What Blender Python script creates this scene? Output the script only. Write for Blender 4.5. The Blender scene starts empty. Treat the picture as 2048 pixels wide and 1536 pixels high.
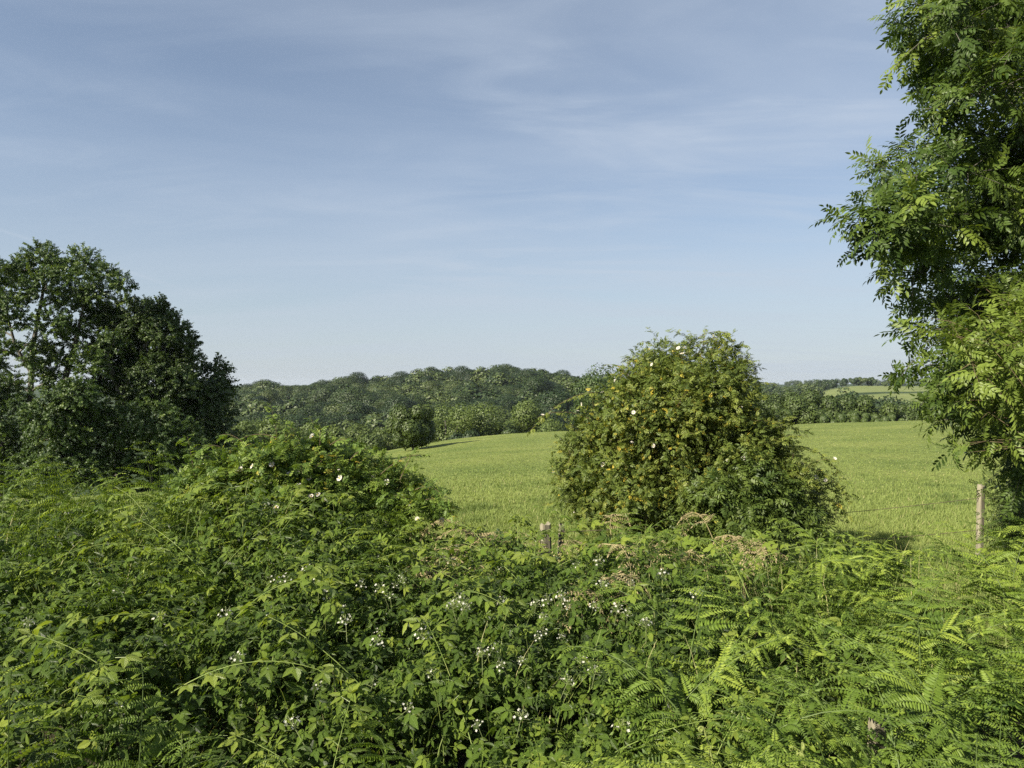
import bpy, math
import numpy as np
from mathutils import Vector

SC = bpy.context.scene
COL = SC.collection
F_PX = 24.5 / 36 * 2048
CAM = np.array([0.0, 0.0, 2.4])
R0 = np.random.default_rng(7)


def at(px, py, Y):
    """point of the place seen at photo pixel (px, py) at depth Y"""
    return np.array([(px - 1024) / F_PX * Y, Y, CAM[2] - (py - 768) / F_PX * Y])


def smooth(a, b, v):
    t = np.clip((np.asarray(v, float) - a) / (b - a), 0, 1)
    return t * t * (3 - 2 * t)


def norm(v):
    v = np.asarray(v, float)
    return v / np.maximum(np.linalg.norm(v, axis=-1, keepdims=True), 1e-9)


def wav(x, y, s=1.0, k=0.0):
    """cheap smooth noise in -1..1"""
    x = np.asarray(x, float) * s
    y = np.asarray(y, float) * s
    return (np.sin(1.7 * x + 1.3 * np.sin(0.9 * y + k) + k) + np.sin(2.1 * y + 1.1 * np.sin(1.3 * x + 2 * k) + 1.7 * k)
            + 0.6 * np.sin(3.7 * x - 2.9 * y + 3 * k) + 0.4 * np.sin(6.1 * y + 5.3 * x + k)) / 3.0


# ------------------------------------------------------------------ terrain
RIDGE_U = np.array([-0.9, -0.41, -0.30, -0.20, -0.125, -0.03, 0.055, 0.13, 0.22, 0.32, 0.42, 0.9])
RIDGE_PY = np.array([762, 762, 760, 748, 739, 731, 735, 749, 758, 766, 775, 780])


def terrain(x, y):
    x = np.asarray(x, float)
    y = np.asarray(y, float)
    bank = 0.75 * (1 - smooth(0.9, 2.6, y))
    f = smooth(9, 42, y)
    xt = np.where(x > 0, 0.033 * x, 0.06 * x - 0.0056 * x * x)
    xt = np.where(xt < 0, -7.5 * np.tanh(-xt / 7.5), 9 * np.tanh(xt / 9))
    yd = np.maximum(0, y - 72)
    yy = np.minimum(y, 110)
    fld = -0.045 * np.maximum(0, yy - 10) + f * xt + f * 0.12 * wav(x, y, 0.12) - 0.004 * np.minimum(yd, 60) ** 2
    u = x / np.maximum(y, 1.0)
    # the wooded ridge on the left, open farmland on the right, a low blue ridge far off
    zr = 2.4 - (np.interp(u, RIDGE_U, RIDGE_PY) - 768) / F_PX * 430 - 15.0
    hillL = -19 + (zr + 19) * smooth(165, 425, y) + (-14 - zr) * smooth(470, 800, y)
    rr = smooth(0.38, 0.50, u)
    hillR = -19 + 19.5 * smooth(170, 600, y) * (0.35 + 0.65 * rr) - 10 * smooth(640, 900, y) * rr
    w = smooth(0.27, 0.36, u)
    hill = hillL * (1 - w) + hillR * w + 11 * smooth(1000, 1500, y) * (0.5 + 0.5 * w) + 1.2 * wav(x, y, 0.012, 2.0) * smooth(150, 300, y)
    m = smooth(95, 165, y)
    return bank + fld * (1 - m) + hill * m


# ------------------------------------------------------------------ mesh helpers
class Acc:
    def __init__(self):
        self.V, self.F, self.T, self.U, self.n = [], [], [], [], 0

    def add(self, V, F, tint=0.5, uv=None):
        V = np.asarray(V, float)
        self.V.append(V)
        self.F.append(np.asarray(F, np.int64) + self.n)
        t = np.empty(len(V)); t[:] = tint
        self.T.append(t)
        self.U.append(np.zeros((len(V), 2)) if uv is None else uv)
        self.n += len(V)

    def empty(self):
        return self.n == 0

    def mesh(self, name, mat, smooth_shade=False):
        V = np.concatenate(self.V); F = np.concatenate(self.F); T = np.concatenate(self.T); U = np.concatenate(self.U)
        me = bpy.data.meshes.new(name)
        me.vertices.add(len(V)); me.vertices.foreach_set('co', V.astype(np.float32).ravel())
        me.loops.add(F.size); me.loops.foreach_set('vertex_index', F.astype(np.int32).ravel())
        k = F.shape[1]
        me.polygons.add(len(F))
        me.polygons.foreach_set('loop_start', np.arange(0, F.size, k, dtype=np.int32))
        me.polygons.foreach_set('loop_total', np.full(len(F), k, np.int32))
        me.polygons.foreach_set('use_smooth', np.full(len(F), smooth_shade, bool))
        a = me.attributes.new('tint', 'FLOAT', 'POINT'); a.data.foreach_set('value', T.astype(np.float32))
        uvl = me.uv_layers.new(name='leafuv')
        uvl.data.foreach_set('uv', U[F.ravel()].astype(np.float32).ravel())
        me.update(calc_edges=True)
        me.materials.append(mat)
        return me


def link(name, me, parent=None, loc=None):
    o = bpy.data.objects.new(name, me)
    COL.objects.link(o)
    if parent is not None:
        o.parent = parent
    if loc is not None:
        o.location = loc
    return o


def put(name, acc, mat, parent=None, loc=None, sm=False):
    return link(name, acc.mesh(name, mat, sm), parent, loc)


def tag(o, label=None, cat=None, group=None, kind=None):
    if label: o['label'] = label
    if cat: o['category'] = cat
    if group: o['group'] = group
    if kind: o['kind'] = kind
    return o


def thing(name, label, cat, loc=(0, 0, 0), group=None, rz=0.0):
    o = bpy.data.objects.new(name, None)
    COL.objects.link(o)
    o.empty_display_size = 0.2
    o.location = loc
    o.rotation_euler = (0, 0, rz)
    return tag(o, label, cat, group)


def copy_tree(o, parent=None):
    c = o.copy(); COL.objects.link(c)
    if parent is not None: c.parent = parent
    for ch in list(o.children):
        copy_tree(ch, c)
    return c


class Tpl:
    def __init__(self, V, F, U=None):
        self.V = np.asarray(V, float); self.F = np.asarray(F, np.int64)
        self.U = np.zeros((len(self.V), 2)) if U is None else np.asarray(U, float)


def frames(d, n):
    ax = norm(d)
    n = np.asarray(n, float)
    az = norm(n - (n * ax).sum(-1, keepdims=True) * ax)
    ay = np.cross(az, ax)
    return ax, ay, az


def scatter(acc, tpl, P, d, n, S, tint):
    P = np.asarray(P, float); N = len(P)
    if N == 0: return
    ax, ay, az = frames(d, n)
    S = np.broadcast_to(np.asarray(S, float), (N,))
    tv = tpl.V
    V = (tv[None, :, 0, None] * ax[:, None] + tv[None, :, 1, None] * ay[:, None] + tv[None, :, 2, None] * az[:, None]) * S[:, None, None] + P[:, None]
    k = len(tv)
    F = tpl.F[None] + (np.arange(N) * k)[:, None, None]
    acc.add(V.reshape(-1, 3), F.reshape(-1, tpl.F.shape[1]), np.repeat(np.broadcast_to(tint, (N,)), k), np.tile(tpl.U, (N, 1)))


def leaflet(hw=0.25, nseg=4, fold=0.25, droop=0.15, peak=0.4, serr=0.0):
    """one blade along +x, length 1, folded on its midrib"""
    V, U, F = [], [], []
    for i in range(nseg + 1):
        t = i / nseg
        w = hw * (t / peak if t < peak else 1) ** 0.6 * ((1 - t) / (1 - peak) if t > peak else 1) ** 0.75
        if serr and 0 < i < nseg: w *= 1 + serr * (1 if i % 2 else -1)
        z = -droop * t * t
        V += [(t, 0, z), (t, w, z + fold * w - 0.25 * w * w / max(hw, 1e-6)), (t, -w, z + fold * w - 0.25 * w * w / max(hw, 1e-6))]
        U += [(0.0, t), (w / hw, t), (-w / hw, t)]
    for i in range(nseg):
        a, b = 3 * i, 3 * i + 3
        F += [(a, b, b + 1), (a, b + 1, a + 1), (a, a + 2, b + 2), (a, b + 2, b)]
    V, F = np.array(V), np.array(F)
    keep = []
    for f in F:
        p = V[f]
        if np.linalg.norm(np.cross(p[1] - p[0], p[2] - p[0])) > 1e-9: keep.append(f)
    return Tpl(V, np.array(keep), U)


def comb(parts):
    V, F, U, n = [], [], [], 0
    for t, pos, d, nn, s in parts:
        ax, ay, az = frames(np.array(d, float), np.array(nn, float))
        v = (t.V[:, :1] * ax + t.V[:, 1:2] * ay + t.V[:, 2:] * az) * s + np.array(pos, float)
        V.append(v); F.append(t.F + n); U.append(t.U); n += len(v)
    return Tpl(np.concatenate(V), np.concatenate(F), np.concatenate(U))


def stick(r=0.008, L=1.0):
    V = [(0, r, 0), (0, -r, 0), (0, 0, r), (L, r * .6, 0), (L, -r * .6, 0), (L, 0, r * .6)]
    return Tpl(V, [(0, 3, 4), (0, 4, 1), (1, 4, 5), (1, 5, 2), (2, 5, 3), (2, 3, 0)])


def pinnate(pairs, ll, lf, droop=0.25, ang=55, start=0.25, stem=0.006):
    parts = [(stick(stem, 1.0), (0, 0, 0), (1, 0, -droop * 0.4), (0, 0, 1), 1.0)]
    for i in range(pairs):
        t = start + (1 - start) * i / pairs
        a = math.radians(ang + 6 * math.sin(i * 2.3))
        for s in (-1, 1):
            parts.append((lf, (t, 0, -droop * t * t), (math.cos(a), s * math.sin(a), -0.25), (0.1, -0.15 * s, 1), ll * (0.8 + 0.3 * math.sin(math.pi * (i + 1) / (pairs + 1)))))
    parts.append((lf, (0.97, 0, -droop), (1, 0.1, -0.5), (0, 0, 1), ll))
    return comb(parts)


def tube(acc, pts, rad, sides=6, tint=0.5):
    pts = np.asarray(pts, float); n = len(pts)
    rad = np.broadcast_to(np.asarray(rad, float), (n,))
    tg = norm(np.gradient(pts, axis=0))
    ref = np.array([0.31, 0.17, 0.94]) if abs(tg[0, 2]) < 0.85 else np.array([0.95, 0.3, 0.05])
    a = norm(np.cross(tg, ref)); b = np.cross(tg, a)
    th = np.arange(sides) * 2 * math.pi / sides
    V = pts[:, None] + rad[:, None, None] * (np.cos(th)[None, :, None] * a[:, None] + np.sin(th)[None, :, None] * b[:, None])
    F = []
    for i in range(n - 1):
        for j in range(sides):
            k = (j + 1) % sides
            p, q, r, s = i * sides + j, i * sides + k, (i + 1) * sides + k, (i + 1) * sides + j
            F += [(p, q, r), (p, r, s)]
    V = V.reshape(-1, 3)
    U = np.stack([np.tile(np.arange(sides) / sides, n), np.repeat(np.linspace(0, 1, n), sides)], 1)
    acc.add(V, F, tint, U)


def bez(p0, p1, p2, n=6):
    t = np.linspace(0, 1, n)[:, None]
    return (1 - t) ** 2 * np.asarray(p0) + 2 * t * (1 - t) * np.asarray(p1) + t * t * np.asarray(p2)


# ------------------------------------------------------------------ materials
def nt(mat):
    mat.use_nodes = True
    t = mat.node_tree; t.nodes.clear()
    return t, t.nodes, t.links


def ramp_set(node, stops):
    cr = node.color_ramp
    while len(cr.elements) > 1: cr.elements.remove(cr.elements[-1])
    cr.elements[0].position, cr.elements[0].color = stops[0][0], (*stops[0][1], 1)
    for p, c in stops[1:]:
        e = cr.elements.new(p); e.color = (*c, 1)


def leaf_mat(name, stops, trans=0.3, rough=0.5, spec=0.35, vein=0.0, objrand=0.0, tcol=(1.5, 1.5, 0.7), bump=0.0):
    m = bpy.data.materials.new(name); t, N, L = nt(m)
    out = N.new('ShaderNodeOutputMaterial')
    at_ = N.new('ShaderNodeAttribute'); at_.attribute_name = 'tint'
    fac = at_.outputs['Fac']
    if objrand:
        oi = N.new('ShaderNodeObjectInfo')
        mr = N.new('ShaderNodeMapRange'); L.new(oi.outputs['Random'], mr.inputs[0]); mr.inputs[3].default_value = -objrand; mr.inputs[4].default_value = objrand
        ad = N.new('ShaderNodeMath'); ad.operation = 'ADD'; ad.use_clamp = True
        L.new(fac, ad.inputs[0]); L.new(mr.outputs[0], ad.inputs[1]); fac = ad.outputs[0]
    rp = N.new('ShaderNodeValToRGB'); ramp_set(rp, stops); L.new(fac, rp.inputs[0])
    col = rp.outputs[0]
    pb = N.new('ShaderNodeBsdfPrincipled')
    pb.inputs['Roughness'].default_value = rough
    pb.inputs['Specular IOR Level'].default_value = spec
    if vein:
        uv = N.new('ShaderNodeUVMap'); uv.uv_map = 'leafuv'
        sx = N.new('ShaderNodeSeparateXYZ'); L.new(uv.outputs[0], sx.inputs[0])
        ab = N.new('ShaderNodeMath'); ab.operation = 'ABSOLUTE'; L.new(sx.outputs[0], ab.inputs[0])
        mu = N.new('ShaderNodeMath'); mu.operation = 'MULTIPLY_ADD'; L.new(ab.outputs[0], mu.inputs[0]); mu.inputs[1].default_value = -0.45; L.new(sx.outputs[1], mu.inputs[2])
        m2 = N.new('ShaderNodeMath'); m2.operation = 'MULTIPLY'; L.new(mu.outputs[0], m2.inputs[0]); m2.inputs[1].default_value = 48.0
        sn = N.new('ShaderNodeMath'); sn.operation = 'SINE'; L.new(m2.outputs[0], sn.inputs[0])
        # midrib and side veins: paler tissue, and a corrugated surface
        gt = N.new('ShaderNodeMapRange'); L.new(sn.outputs[0], gt.inputs[0]); gt.inputs[1].default_value = 0.55; gt.inputs[2].default_value = 1.0; gt.inputs[3].default_value = 0.0; gt.inputs[4].default_value = vein
        rib = N.new('ShaderNodeMapRange'); L.new(ab.outputs[0], rib.inputs[0]); rib.inputs[1].default_value = 0.03; rib.inputs[2].default_value = 0.10; rib.inputs[3].default_value = vein * 1.4; rib.inputs[4].default_value = 0.0
        mx = N.new('ShaderNodeMath'); mx.operation = 'MAXIMUM'; L.new(gt.outputs[0], mx.inputs[0]); L.new(rib.outputs[0], mx.inputs[1])
        mc = N.new('ShaderNodeMix'); mc.data_type = 'RGBA'; L.new(mx.outputs[0], mc.inputs[0]); L.new(col, mc.inputs[6]); mc.inputs[7].default_value = (0.17, 0.25, 0.06, 1)
        col = mc.outputs[2]
        bp = N.new('ShaderNodeBump'); bp.inputs['Strength'].default_value = bump; bp.inputs['Distance'].default_value = 0.004
        L.new(sn.outputs[0], bp.inputs['Height']); L.new(bp.outputs[0], pb.inputs['Normal'])
    L.new(col, pb.inputs['Base Color'])
    tr = N.new('ShaderNodeBsdfTranslucent')
    tm = N.new('ShaderNodeMix'); tm.data_type = 'RGBA'; tm.blend_type = 'MULTIPLY'; tm.inputs[0].default_value = 1; L.new(col, tm.inputs[6]); tm.inputs[7].default_value = (*tcol, 1)
    L.new(tm.outputs[2], tr.inputs[0])
    mix = N.new('ShaderNodeMixShader'); mix.inputs[0].default_value = trans
    L.new(pb.outputs[0], mix.inputs[1]); L.new(tr.outputs[0], mix.inputs[2]); L.new(mix.outputs[0], out.inputs[0])
    return m


def noise_mat(name, stops, scale=4.0, rough=0.9, bump=0.3, stretch=(1, 1, 1), detail=6.0, dist=0.02, spec=0.2):
    m = bpy.data.materials.new(name); t, N, L = nt(m)
    out = N.new('ShaderNodeOutputMaterial')
    tc = N.new('ShaderNodeTexCoord'); mp = N.new('ShaderNodeMapping'); mp.inputs['Scale'].default_value = stretch
    L.new(tc.outputs['Object'], mp.inputs[0])
    no = N.new('ShaderNodeTexNoise'); no.inputs['Scale'].default_value = scale; no.inputs['Detail'].default_value = detail; no.inputs['Roughness'].default_value = 0.65
    L.new(mp.outputs[0], no.inputs[0])
    rp = N.new('ShaderNodeValToRGB'); ramp_set(rp, stops); L.new(no.outputs[0], rp.inputs[0])
    pb = N.new('ShaderNodeBsdfPrincipled'); pb.inputs['Roughness'].default_value = rough; pb.inputs['Specular IOR Level'].default_value = spec
    L.new(rp.outputs[0], pb.inputs['Base Color'])
    bp = N.new('ShaderNodeBump'); bp.inputs['Strength'].default_value = bump; bp.inputs['Distance'].default_value = dist
    L.new(no.outputs[0], bp.inputs['Height']); L.new(bp.outputs[0], pb.inputs['Normal'])
    L.new(pb.outputs[0], out.inputs[0])
    return m


def plain(name, c, rough=0.6, trans=0.0, spec=0.3):
    m = bpy.data.materials.new(name); t, N, L = nt(m)
    out = N.new('ShaderNodeOutputMaterial'); pb = N.new('ShaderNodeBsdfPrincipled')
    no = N.new('ShaderNodeTexNoise'); no.inputs['Scale'].default_value = 40; tc = N.new('ShaderNodeTexCoord'); L.new(tc.outputs['Object'], no.inputs[0])
    rp = N.new('ShaderNodeValToRGB'); ramp_set(rp, [(0.3, tuple(v * 0.85 for v in c)), (0.7, c)]); L.new(no.outputs[0], rp.inputs[0])
    L.new(rp.outputs[0], pb.inputs['Base Color']); pb.inputs['Roughness'].default_value = rough; pb.inputs['Specular IOR Level'].default_value = spec
    if trans:
        tr = N.new('ShaderNodeBsdfTranslucent'); L.new(rp.outputs[0], tr.inputs[0])
        mx = N.new('ShaderNodeMixShader'); mx.inputs[0].default_value = trans
        L.new(pb.outputs[0], mx.inputs[1]); L.new(tr.outputs[0], mx.inputs[2]); L.new(mx.outputs[0], out.inputs[0])
    else:
        L.new(pb.outputs[0], out.inputs[0])
    return m


M = {}
M['bramble'] = leaf_mat('bramble_leaf', [(0.0, (0.030, 0.056, 0.011)), (0.5, (0.098, 0.162, 0.021)), (0.8, (0.185, 0.256, 0.034)), (1.0, (0.27, 0.33, 0.050))], trans=0.27, rough=0.40, spec=0.42, vein=0.3, bump=0.7)
M['rose'] = leaf_mat('rose_leaf', [(0.0, (0.054, 0.082, 0.018)), (0.5, (0.108, 0.144, 0.028)), (0.86, (0.180, 0.205, 0.040)), (0.9, (0.28, 0.27, 0.045)), (1.0, (0.44, 0.33, 0.04))], trans=0.3, spec=0.25)
M['rose_green'] = leaf_mat('green_rose_leaf', [(0.0, (0.045, 0.082, 0.016)), (0.5, (0.092, 0.148, 0.026)), (0.86, (0.160, 0.215, 0.036)), (0.9, (0.28, 0.27, 0.045)), (1.0, (0.44, 0.33, 0.04))], trans=0.3, spec=0.25)
M['elder'] = leaf_mat('elder_leaf', [(0.0, (0.045, 0.078, 0.016)), (1.0, (0.110, 0.150, 0.028))], trans=0.28)
M['fern'] = leaf_mat('bracken', [(0.0, (0.052, 0.092, 0.014)), (0.5, (0.126, 0.190, 0.025)), (1.0, (0.225, 0.285, 0.042))], trans=0.32, rough=0.55, spec=0.25, objrand=0.35)
M['fern_mass'] = leaf_mat('bracken_mass', [(0.0, (0.040, 0.078, 0.013)), (0.5, (0.098, 0.155, 0.021)), (1.0, (0.175, 0.235, 0.034))], trans=0.32, rough=0.55, spec=0.25)  # darker greens: shade in the gaps between fronds put into the leaf colour
M['fern_stem'] = plain('bracken_stalk', (0.085, 0.125, 0.03))
M['crozier'] = plain('fern_crozier', (0.20, 0.235, 0.065), rough=0.8, trans=0.15)
M['dead'] = leaf_mat('dead_bracken', [(0.0, (0.17, 0.13, 0.062)), (1.0, (0.42, 0.36, 0.20))], trans=0.15, rough=0.8, spec=0.1, tcol=(1.1, 1, 0.8))
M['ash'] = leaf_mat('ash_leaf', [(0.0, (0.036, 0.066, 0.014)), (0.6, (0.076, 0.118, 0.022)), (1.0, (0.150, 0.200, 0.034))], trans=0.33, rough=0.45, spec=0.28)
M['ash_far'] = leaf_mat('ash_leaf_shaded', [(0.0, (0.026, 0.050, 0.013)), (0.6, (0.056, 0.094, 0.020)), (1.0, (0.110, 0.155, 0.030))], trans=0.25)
M['oak'] = leaf_mat('oak_leaf', [(0.0, (0.022, 0.044, 0.012)), (1.0, (0.066, 0.100, 0.021))], trans=0.2)
M['thorn'] = leaf_mat('hawthorn_leaf', [(0.0, (0.030, 0.052, 0.014)), (1.0, (0.078, 0.108, 0.024))], trans=0.2)
M['willow'] = leaf_mat('willow_leaf', [(0.0, (0.058, 0.090, 0.021)), (1.0, (0.120, 0.158, 0.036))], trans=0.25)
M['valley'] = leaf_mat('valley_leaf', [(0.0, (0.045, 0.072, 0.018)), (1.0, (0.115, 0.150, 0.034))], trans=0.2)
M['wood'] = leaf_mat('woodland_leaf', [(0.0, (0.012, 0.027, 0.008)), (0.5, (0.027, 0.048, 0.012)), (1.0, (0.062, 0.085, 0.019))], trans=0.12, objrand=0.4)
M['bark'] = noise_mat('bark', [(0.3, (0.05, 0.045, 0.038)), (0.55, (0.13, 0.12, 0.10)), (0.75, (0.24, 0.23, 0.19))], scale=6, stretch=(1, 1, 0.25), bump=0.8)
M['twig'] = noise_mat('twig_bark', [(0.3, (0.07, 0.05, 0.03)), (0.7, (0.16, 0.12, 0.07))], scale=20)
M['cane'] = noise_mat('green_cane', [(0.3, (0.10, 0.15, 0.03)), (0.6, (0.18, 0.23, 0.06)), (0.85, (0.22, 0.14, 0.07))], scale=9, rough=0.5)
M['petal'] = plain('petal', (0.66, 0.62, 0.56), rough=0.7, trans=0.35)
M['petal_b'] = plain('bramble_petal', (0.58, 0.57, 0.48), rough=0.6, trans=0.3)
M['stamen'] = plain('stamen', (0.55, 0.40, 0.06))
M['bud'] = plain('bud', (0.15, 0.18, 0.07))
M['post'] = noise_mat('weathered_wood', [(0.25, (0.07, 0.06, 0.04)), (0.5, (0.21, 0.19, 0.135)), (0.75, (0.33, 0.30, 0.22))], scale=14, stretch=(1, 1, 0.12), bump=0.7, dist=0.01)
M['wire'] = plain('rusty_wire', (0.16, 0.12, 0.09), rough=0.6)
M['grass'] = leaf_mat('meadow_grass', [(0.0, (0.082, 0.118, 0.032)), (0.5, (0.168, 0.214, 0.058)), (0.85, (0.238, 0.272, 0.085)), (1.0, (0.36, 0.33, 0.16))], trans=0.3, rough=0.6, spec=0.2)


def ground_mat():
    m = bpy.data.materials.new('meadow_turf'); t, N, L = nt(m)
    out = N.new('ShaderNodeOutputMaterial'); tc = N.new('ShaderNodeTexCoord')
    mp = N.new('ShaderNodeMapping'); L.new(tc.outputs['Object'], mp.inputs[0]); mp.inputs['Scale'].default_value = (1, 1, 1)
    n1 = N.new('ShaderNodeTexNoise'); n1.inputs['Scale'].default_value = 0.22; n1.inputs['Detail'].default_value = 5; L.new(mp.outputs[0], n1.inputs[0])
    n2 = N.new('ShaderNodeTexNoise'); n2.inputs['Scale'].default_value = 5.0; n2.inputs['Detail'].default_value = 8; L.new(mp.outputs[0], n2.inputs[0])
    r1 = N.new('ShaderNodeValToRGB'); ramp_set(r1, [(0.3, (0.115, 0.155, 0.040)), (0.55, (0.170, 0.205, 0.056)), (0.75, (0.21, 0.235, 0.07))]); L.new(n1.outputs[0], r1.inputs[0])
    r2 = N.new('ShaderNodeValToRGB'); ramp_set(r2, [(0.3, (0.6, 0.6, 0.6)), (0.7, (1.15, 1.15, 1.1))]); L.new(n2.outputs[0], r2.inputs[0])
    mx = N.new('ShaderNodeMix'); mx.data_type = 'RGBA'; mx.blend_type = 'MULTIPLY'; mx.inputs[0].default_value = 1
    L.new(r1.outputs[0], mx.inputs[6]); L.new(r2.outputs[0], mx.inputs[7])
    # bare leaf litter on the hedge bank next to the path
    sx = N.new('ShaderNodeSeparateXYZ'); L.new(tc.outputs['Object'], sx.inputs[0])
    mr = N.new('ShaderNodeMapRange'); L.new(sx.outputs[1], mr.inputs[0]); mr.inputs[1].default_value = 5.0; mr.inputs[2].default_value = 5.8
    m3 = N.new('ShaderNodeMix'); m3.data_type = 'RGBA'; L.new(mr.outputs[0], m3.inputs[0]); m3.inputs[6].default_value = (0.035, 0.032, 0.018, 1); L.new(mx.outputs[2], m3.inputs[7])
    pb = N.new('ShaderNodeBsdfPrincipled'); pb.inputs['Roughness'].default_value = 0.95; pb.inputs['Specular IOR Level'].default_value = 0.1
    L.new(m3.outputs[2], pb.inputs['Base Color'])
    bp = N.new('ShaderNodeBump'); bp.inputs['Strength'].default_value = 0.8; bp.inputs['Distance'].default_value = 0.15; L.new(n2.outputs[0], bp.inputs['Height']); L.new(bp.outputs[0], pb.inputs['Normal'])
    L.new(pb.outputs[0], out.inputs[0])
    return m


def hill_mat():
    m = bpy.data.materials.new('hill_ground'); t, N, L = nt(m)
    out = N.new('ShaderNodeOutputMaterial')
    a = N.new('ShaderNodeAttribute'); a.attribute_name = 'tint'
    tc = N.new('ShaderNodeTexCoord'); n = N.new('ShaderNodeTexNoise'); n.inputs['Scale'].default_value = 0.08; n.inputs['Detail'].default_value = 8; L.new(tc.outputs['Object'], n.inputs[0])
    r1 = N.new('ShaderNodeValToRGB'); ramp_set(r1, [(0.3, (0.020, 0.036, 0.014)), (0.7, (0.045, 0.065, 0.022))]); L.new(n.outputs[0], r1.inputs[0])
    r2 = N.new('ShaderNodeValToRGB'); ramp_set(r2, [(0.3, (0.125, 0.155, 0.050)), (0.7, (0.17, 0.19, 0.07))]); L.new(n.outputs[0], r2.inputs[0])
    mx = N.new('ShaderNodeMix'); mx.data_type = 'RGBA'; L.new(a.outputs['Fac'], mx.inputs[0]); L.new(r1.outputs[0], mx.inputs[6]); L.new(r2.outputs[0], mx.inputs[7])
    pb = N.new('ShaderNodeBsdfPrincipled'); pb.inputs['Roughness'].default_value = 0.95; pb.inputs['Specular IOR Level'].default_value = 0.1
    L.new(mx.outputs[2], pb.inputs['Base Color']); L.new(pb.outputs[0], out.inputs[0])
    return m


# ------------------------------------------------------------------ ground
def sheet(name, xs, ys, mat, tintf=None):
    X, Y = np.meshgrid(xs, ys); Z = terrain(X, Y)
    V = np.stack([X, Y, Z], -1).reshape(-1, 3)
    nx = len(xs)
    i, j = np.meshgrid(np.arange(nx - 1), np.arange(len(ys) - 1))
    b = (j * nx + i).ravel()
    F = np.stack([b, b + 1, b + nx + 1, b + nx], 1)
    acc = Acc(); acc.add(V, F, 0.5 if tintf is None else tintf(V[:, 0], V[:, 1]))
    o = put(name, acc, mat, sm=True)
    o['kind'] = 'structure'
    return o


def spaced(lim, fine, big):
    a = np.concatenate([np.arange(0, fine, fine / 60), np.geomspace(fine, lim, big)])
    return np.concatenate([-a[::-1], a[1:]])


XS = spaced(4000, 60, 70)
Y_MID = 112.0
sheet('meadow', XS, np.concatenate([np.linspace(-400, -12, 14), np.arange(-10, Y_MID + 0.1, 0.8)[:-1], [Y_MID]]), ground_mat())


def hill_tint(x, y):
    u = x / np.maximum(y, 1)
    open_r = smooth(0.41, 0.45, u) * smooth(300, 330, y) * (1 - smooth(640, 660, y))
    hedge = (np.abs(y - (455 + 0.25 * (x - 200))) < 9)
    return np.where(hedge, 0.0, open_r)


sheet('hills', XS, np.concatenate([[Y_MID], np.arange(118, 700, 8), np.geomspace(705, 6000, 50)]), hill_mat(), hill_tint)

# ------------------------------------------------------------------ leaf templates
LF_BR = leaflet(0.285, 7, 0.30, 0.25, 0.36, 0.07)
LF_ASH = leaflet(0.21, 3, 0.3, 0.25, 0.45)
LF_ROSE = leaflet(0.32, 2, 0.3, 0.1, 0.5)
LF_LOW = leaflet(0.19, 2, 0.3, 0.2, 0.5)
LF_BIT = leaflet(0.36, 2, 0.35, 0.3, 0.5)
PIN = leaflet(0.25, 3, -0.5, 0.25, 0.3)
PIN_LOW = leaflet(0.27, 2, -0.5, 0.25, 0.5)
T_BR3 = comb([(stick(0.012, 0.45), (0, 0, 0), (1, 0, -0.05), (0, 0, 1), 1), (LF_BR, (0.48, 0, 0), (1, 0, -0.2), (0, 0, 1), 0.60),
              (LF_BR, (0.36, 0.02, 0), (0.22, 1, -0.28), (0.1, -0.4, 1), 0.50), (LF_BR, (0.36, -0.02, 0), (0.22, -1, -0.28), (0.1, 0.4, 1), 0.50)])
T_BR5 = comb([(stick(0.012, 0.45), (0, 0, 0), (1, 0, 0), (0, 0, 1), 1), (LF_BR, (0.50, 0, 0), (1, 0, -0.15), (0, 0, 1), 0.60),
              (LF_BR, (0.40, 0.03, 0), (0.55, 1, -0.25), (0.1, -0.35, 1), 0.50), (LF_BR, (0.40, -0.03, 0), (0.55, -1, -0.25), (0.1, 0.35, 1), 0.50),
              (LF_BR, (0.36, 0.02, 0), (-0.45, 1, -0.35), (0.1, -0.4, 1), 0.36), (LF_BR, (0.36, -0.02, 0), (-0.45, -1, -0.35), (0.1, 0.4, 1), 0.36)])
T_ASH = pinnate(4, 0.36, LF_ASH, 0.3)
T_ASHLOW = pinnate(3, 0.42, LF_LOW, 0.3)
T_ROSE = pinnate(3, 0.42, LF_ROSE, 0.15, 65, 0.3, 0.012)
T_ELDER = pinnate(3, 0.50, LF_ASH, 0.2, 60, 0.3, 0.01)

T_CLUMP = comb([(LF_BIT, (0.1, 0, 0), (1, 0, -0.1), (0, 0, 1), 0.62), (LF_BIT, (0, 0, 0.03), (0.3, 1, -0.2), (0.2, -0.3, 1), 0.55), (LF_BIT, (0, 0, 0.05), (0.1, -1, 0.0), (-0.1, 0.4, 1), 0.58), (LF_BIT, (0, 0, 0), (-0.9, 0.25, -0.3), (-0.3, 0, 1), 0.5)])


# ------------------------------------------------------------------ shrubs and trees
def sphere(rng, n):
    return norm(rng.normal(size=(n, 3)))


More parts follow.
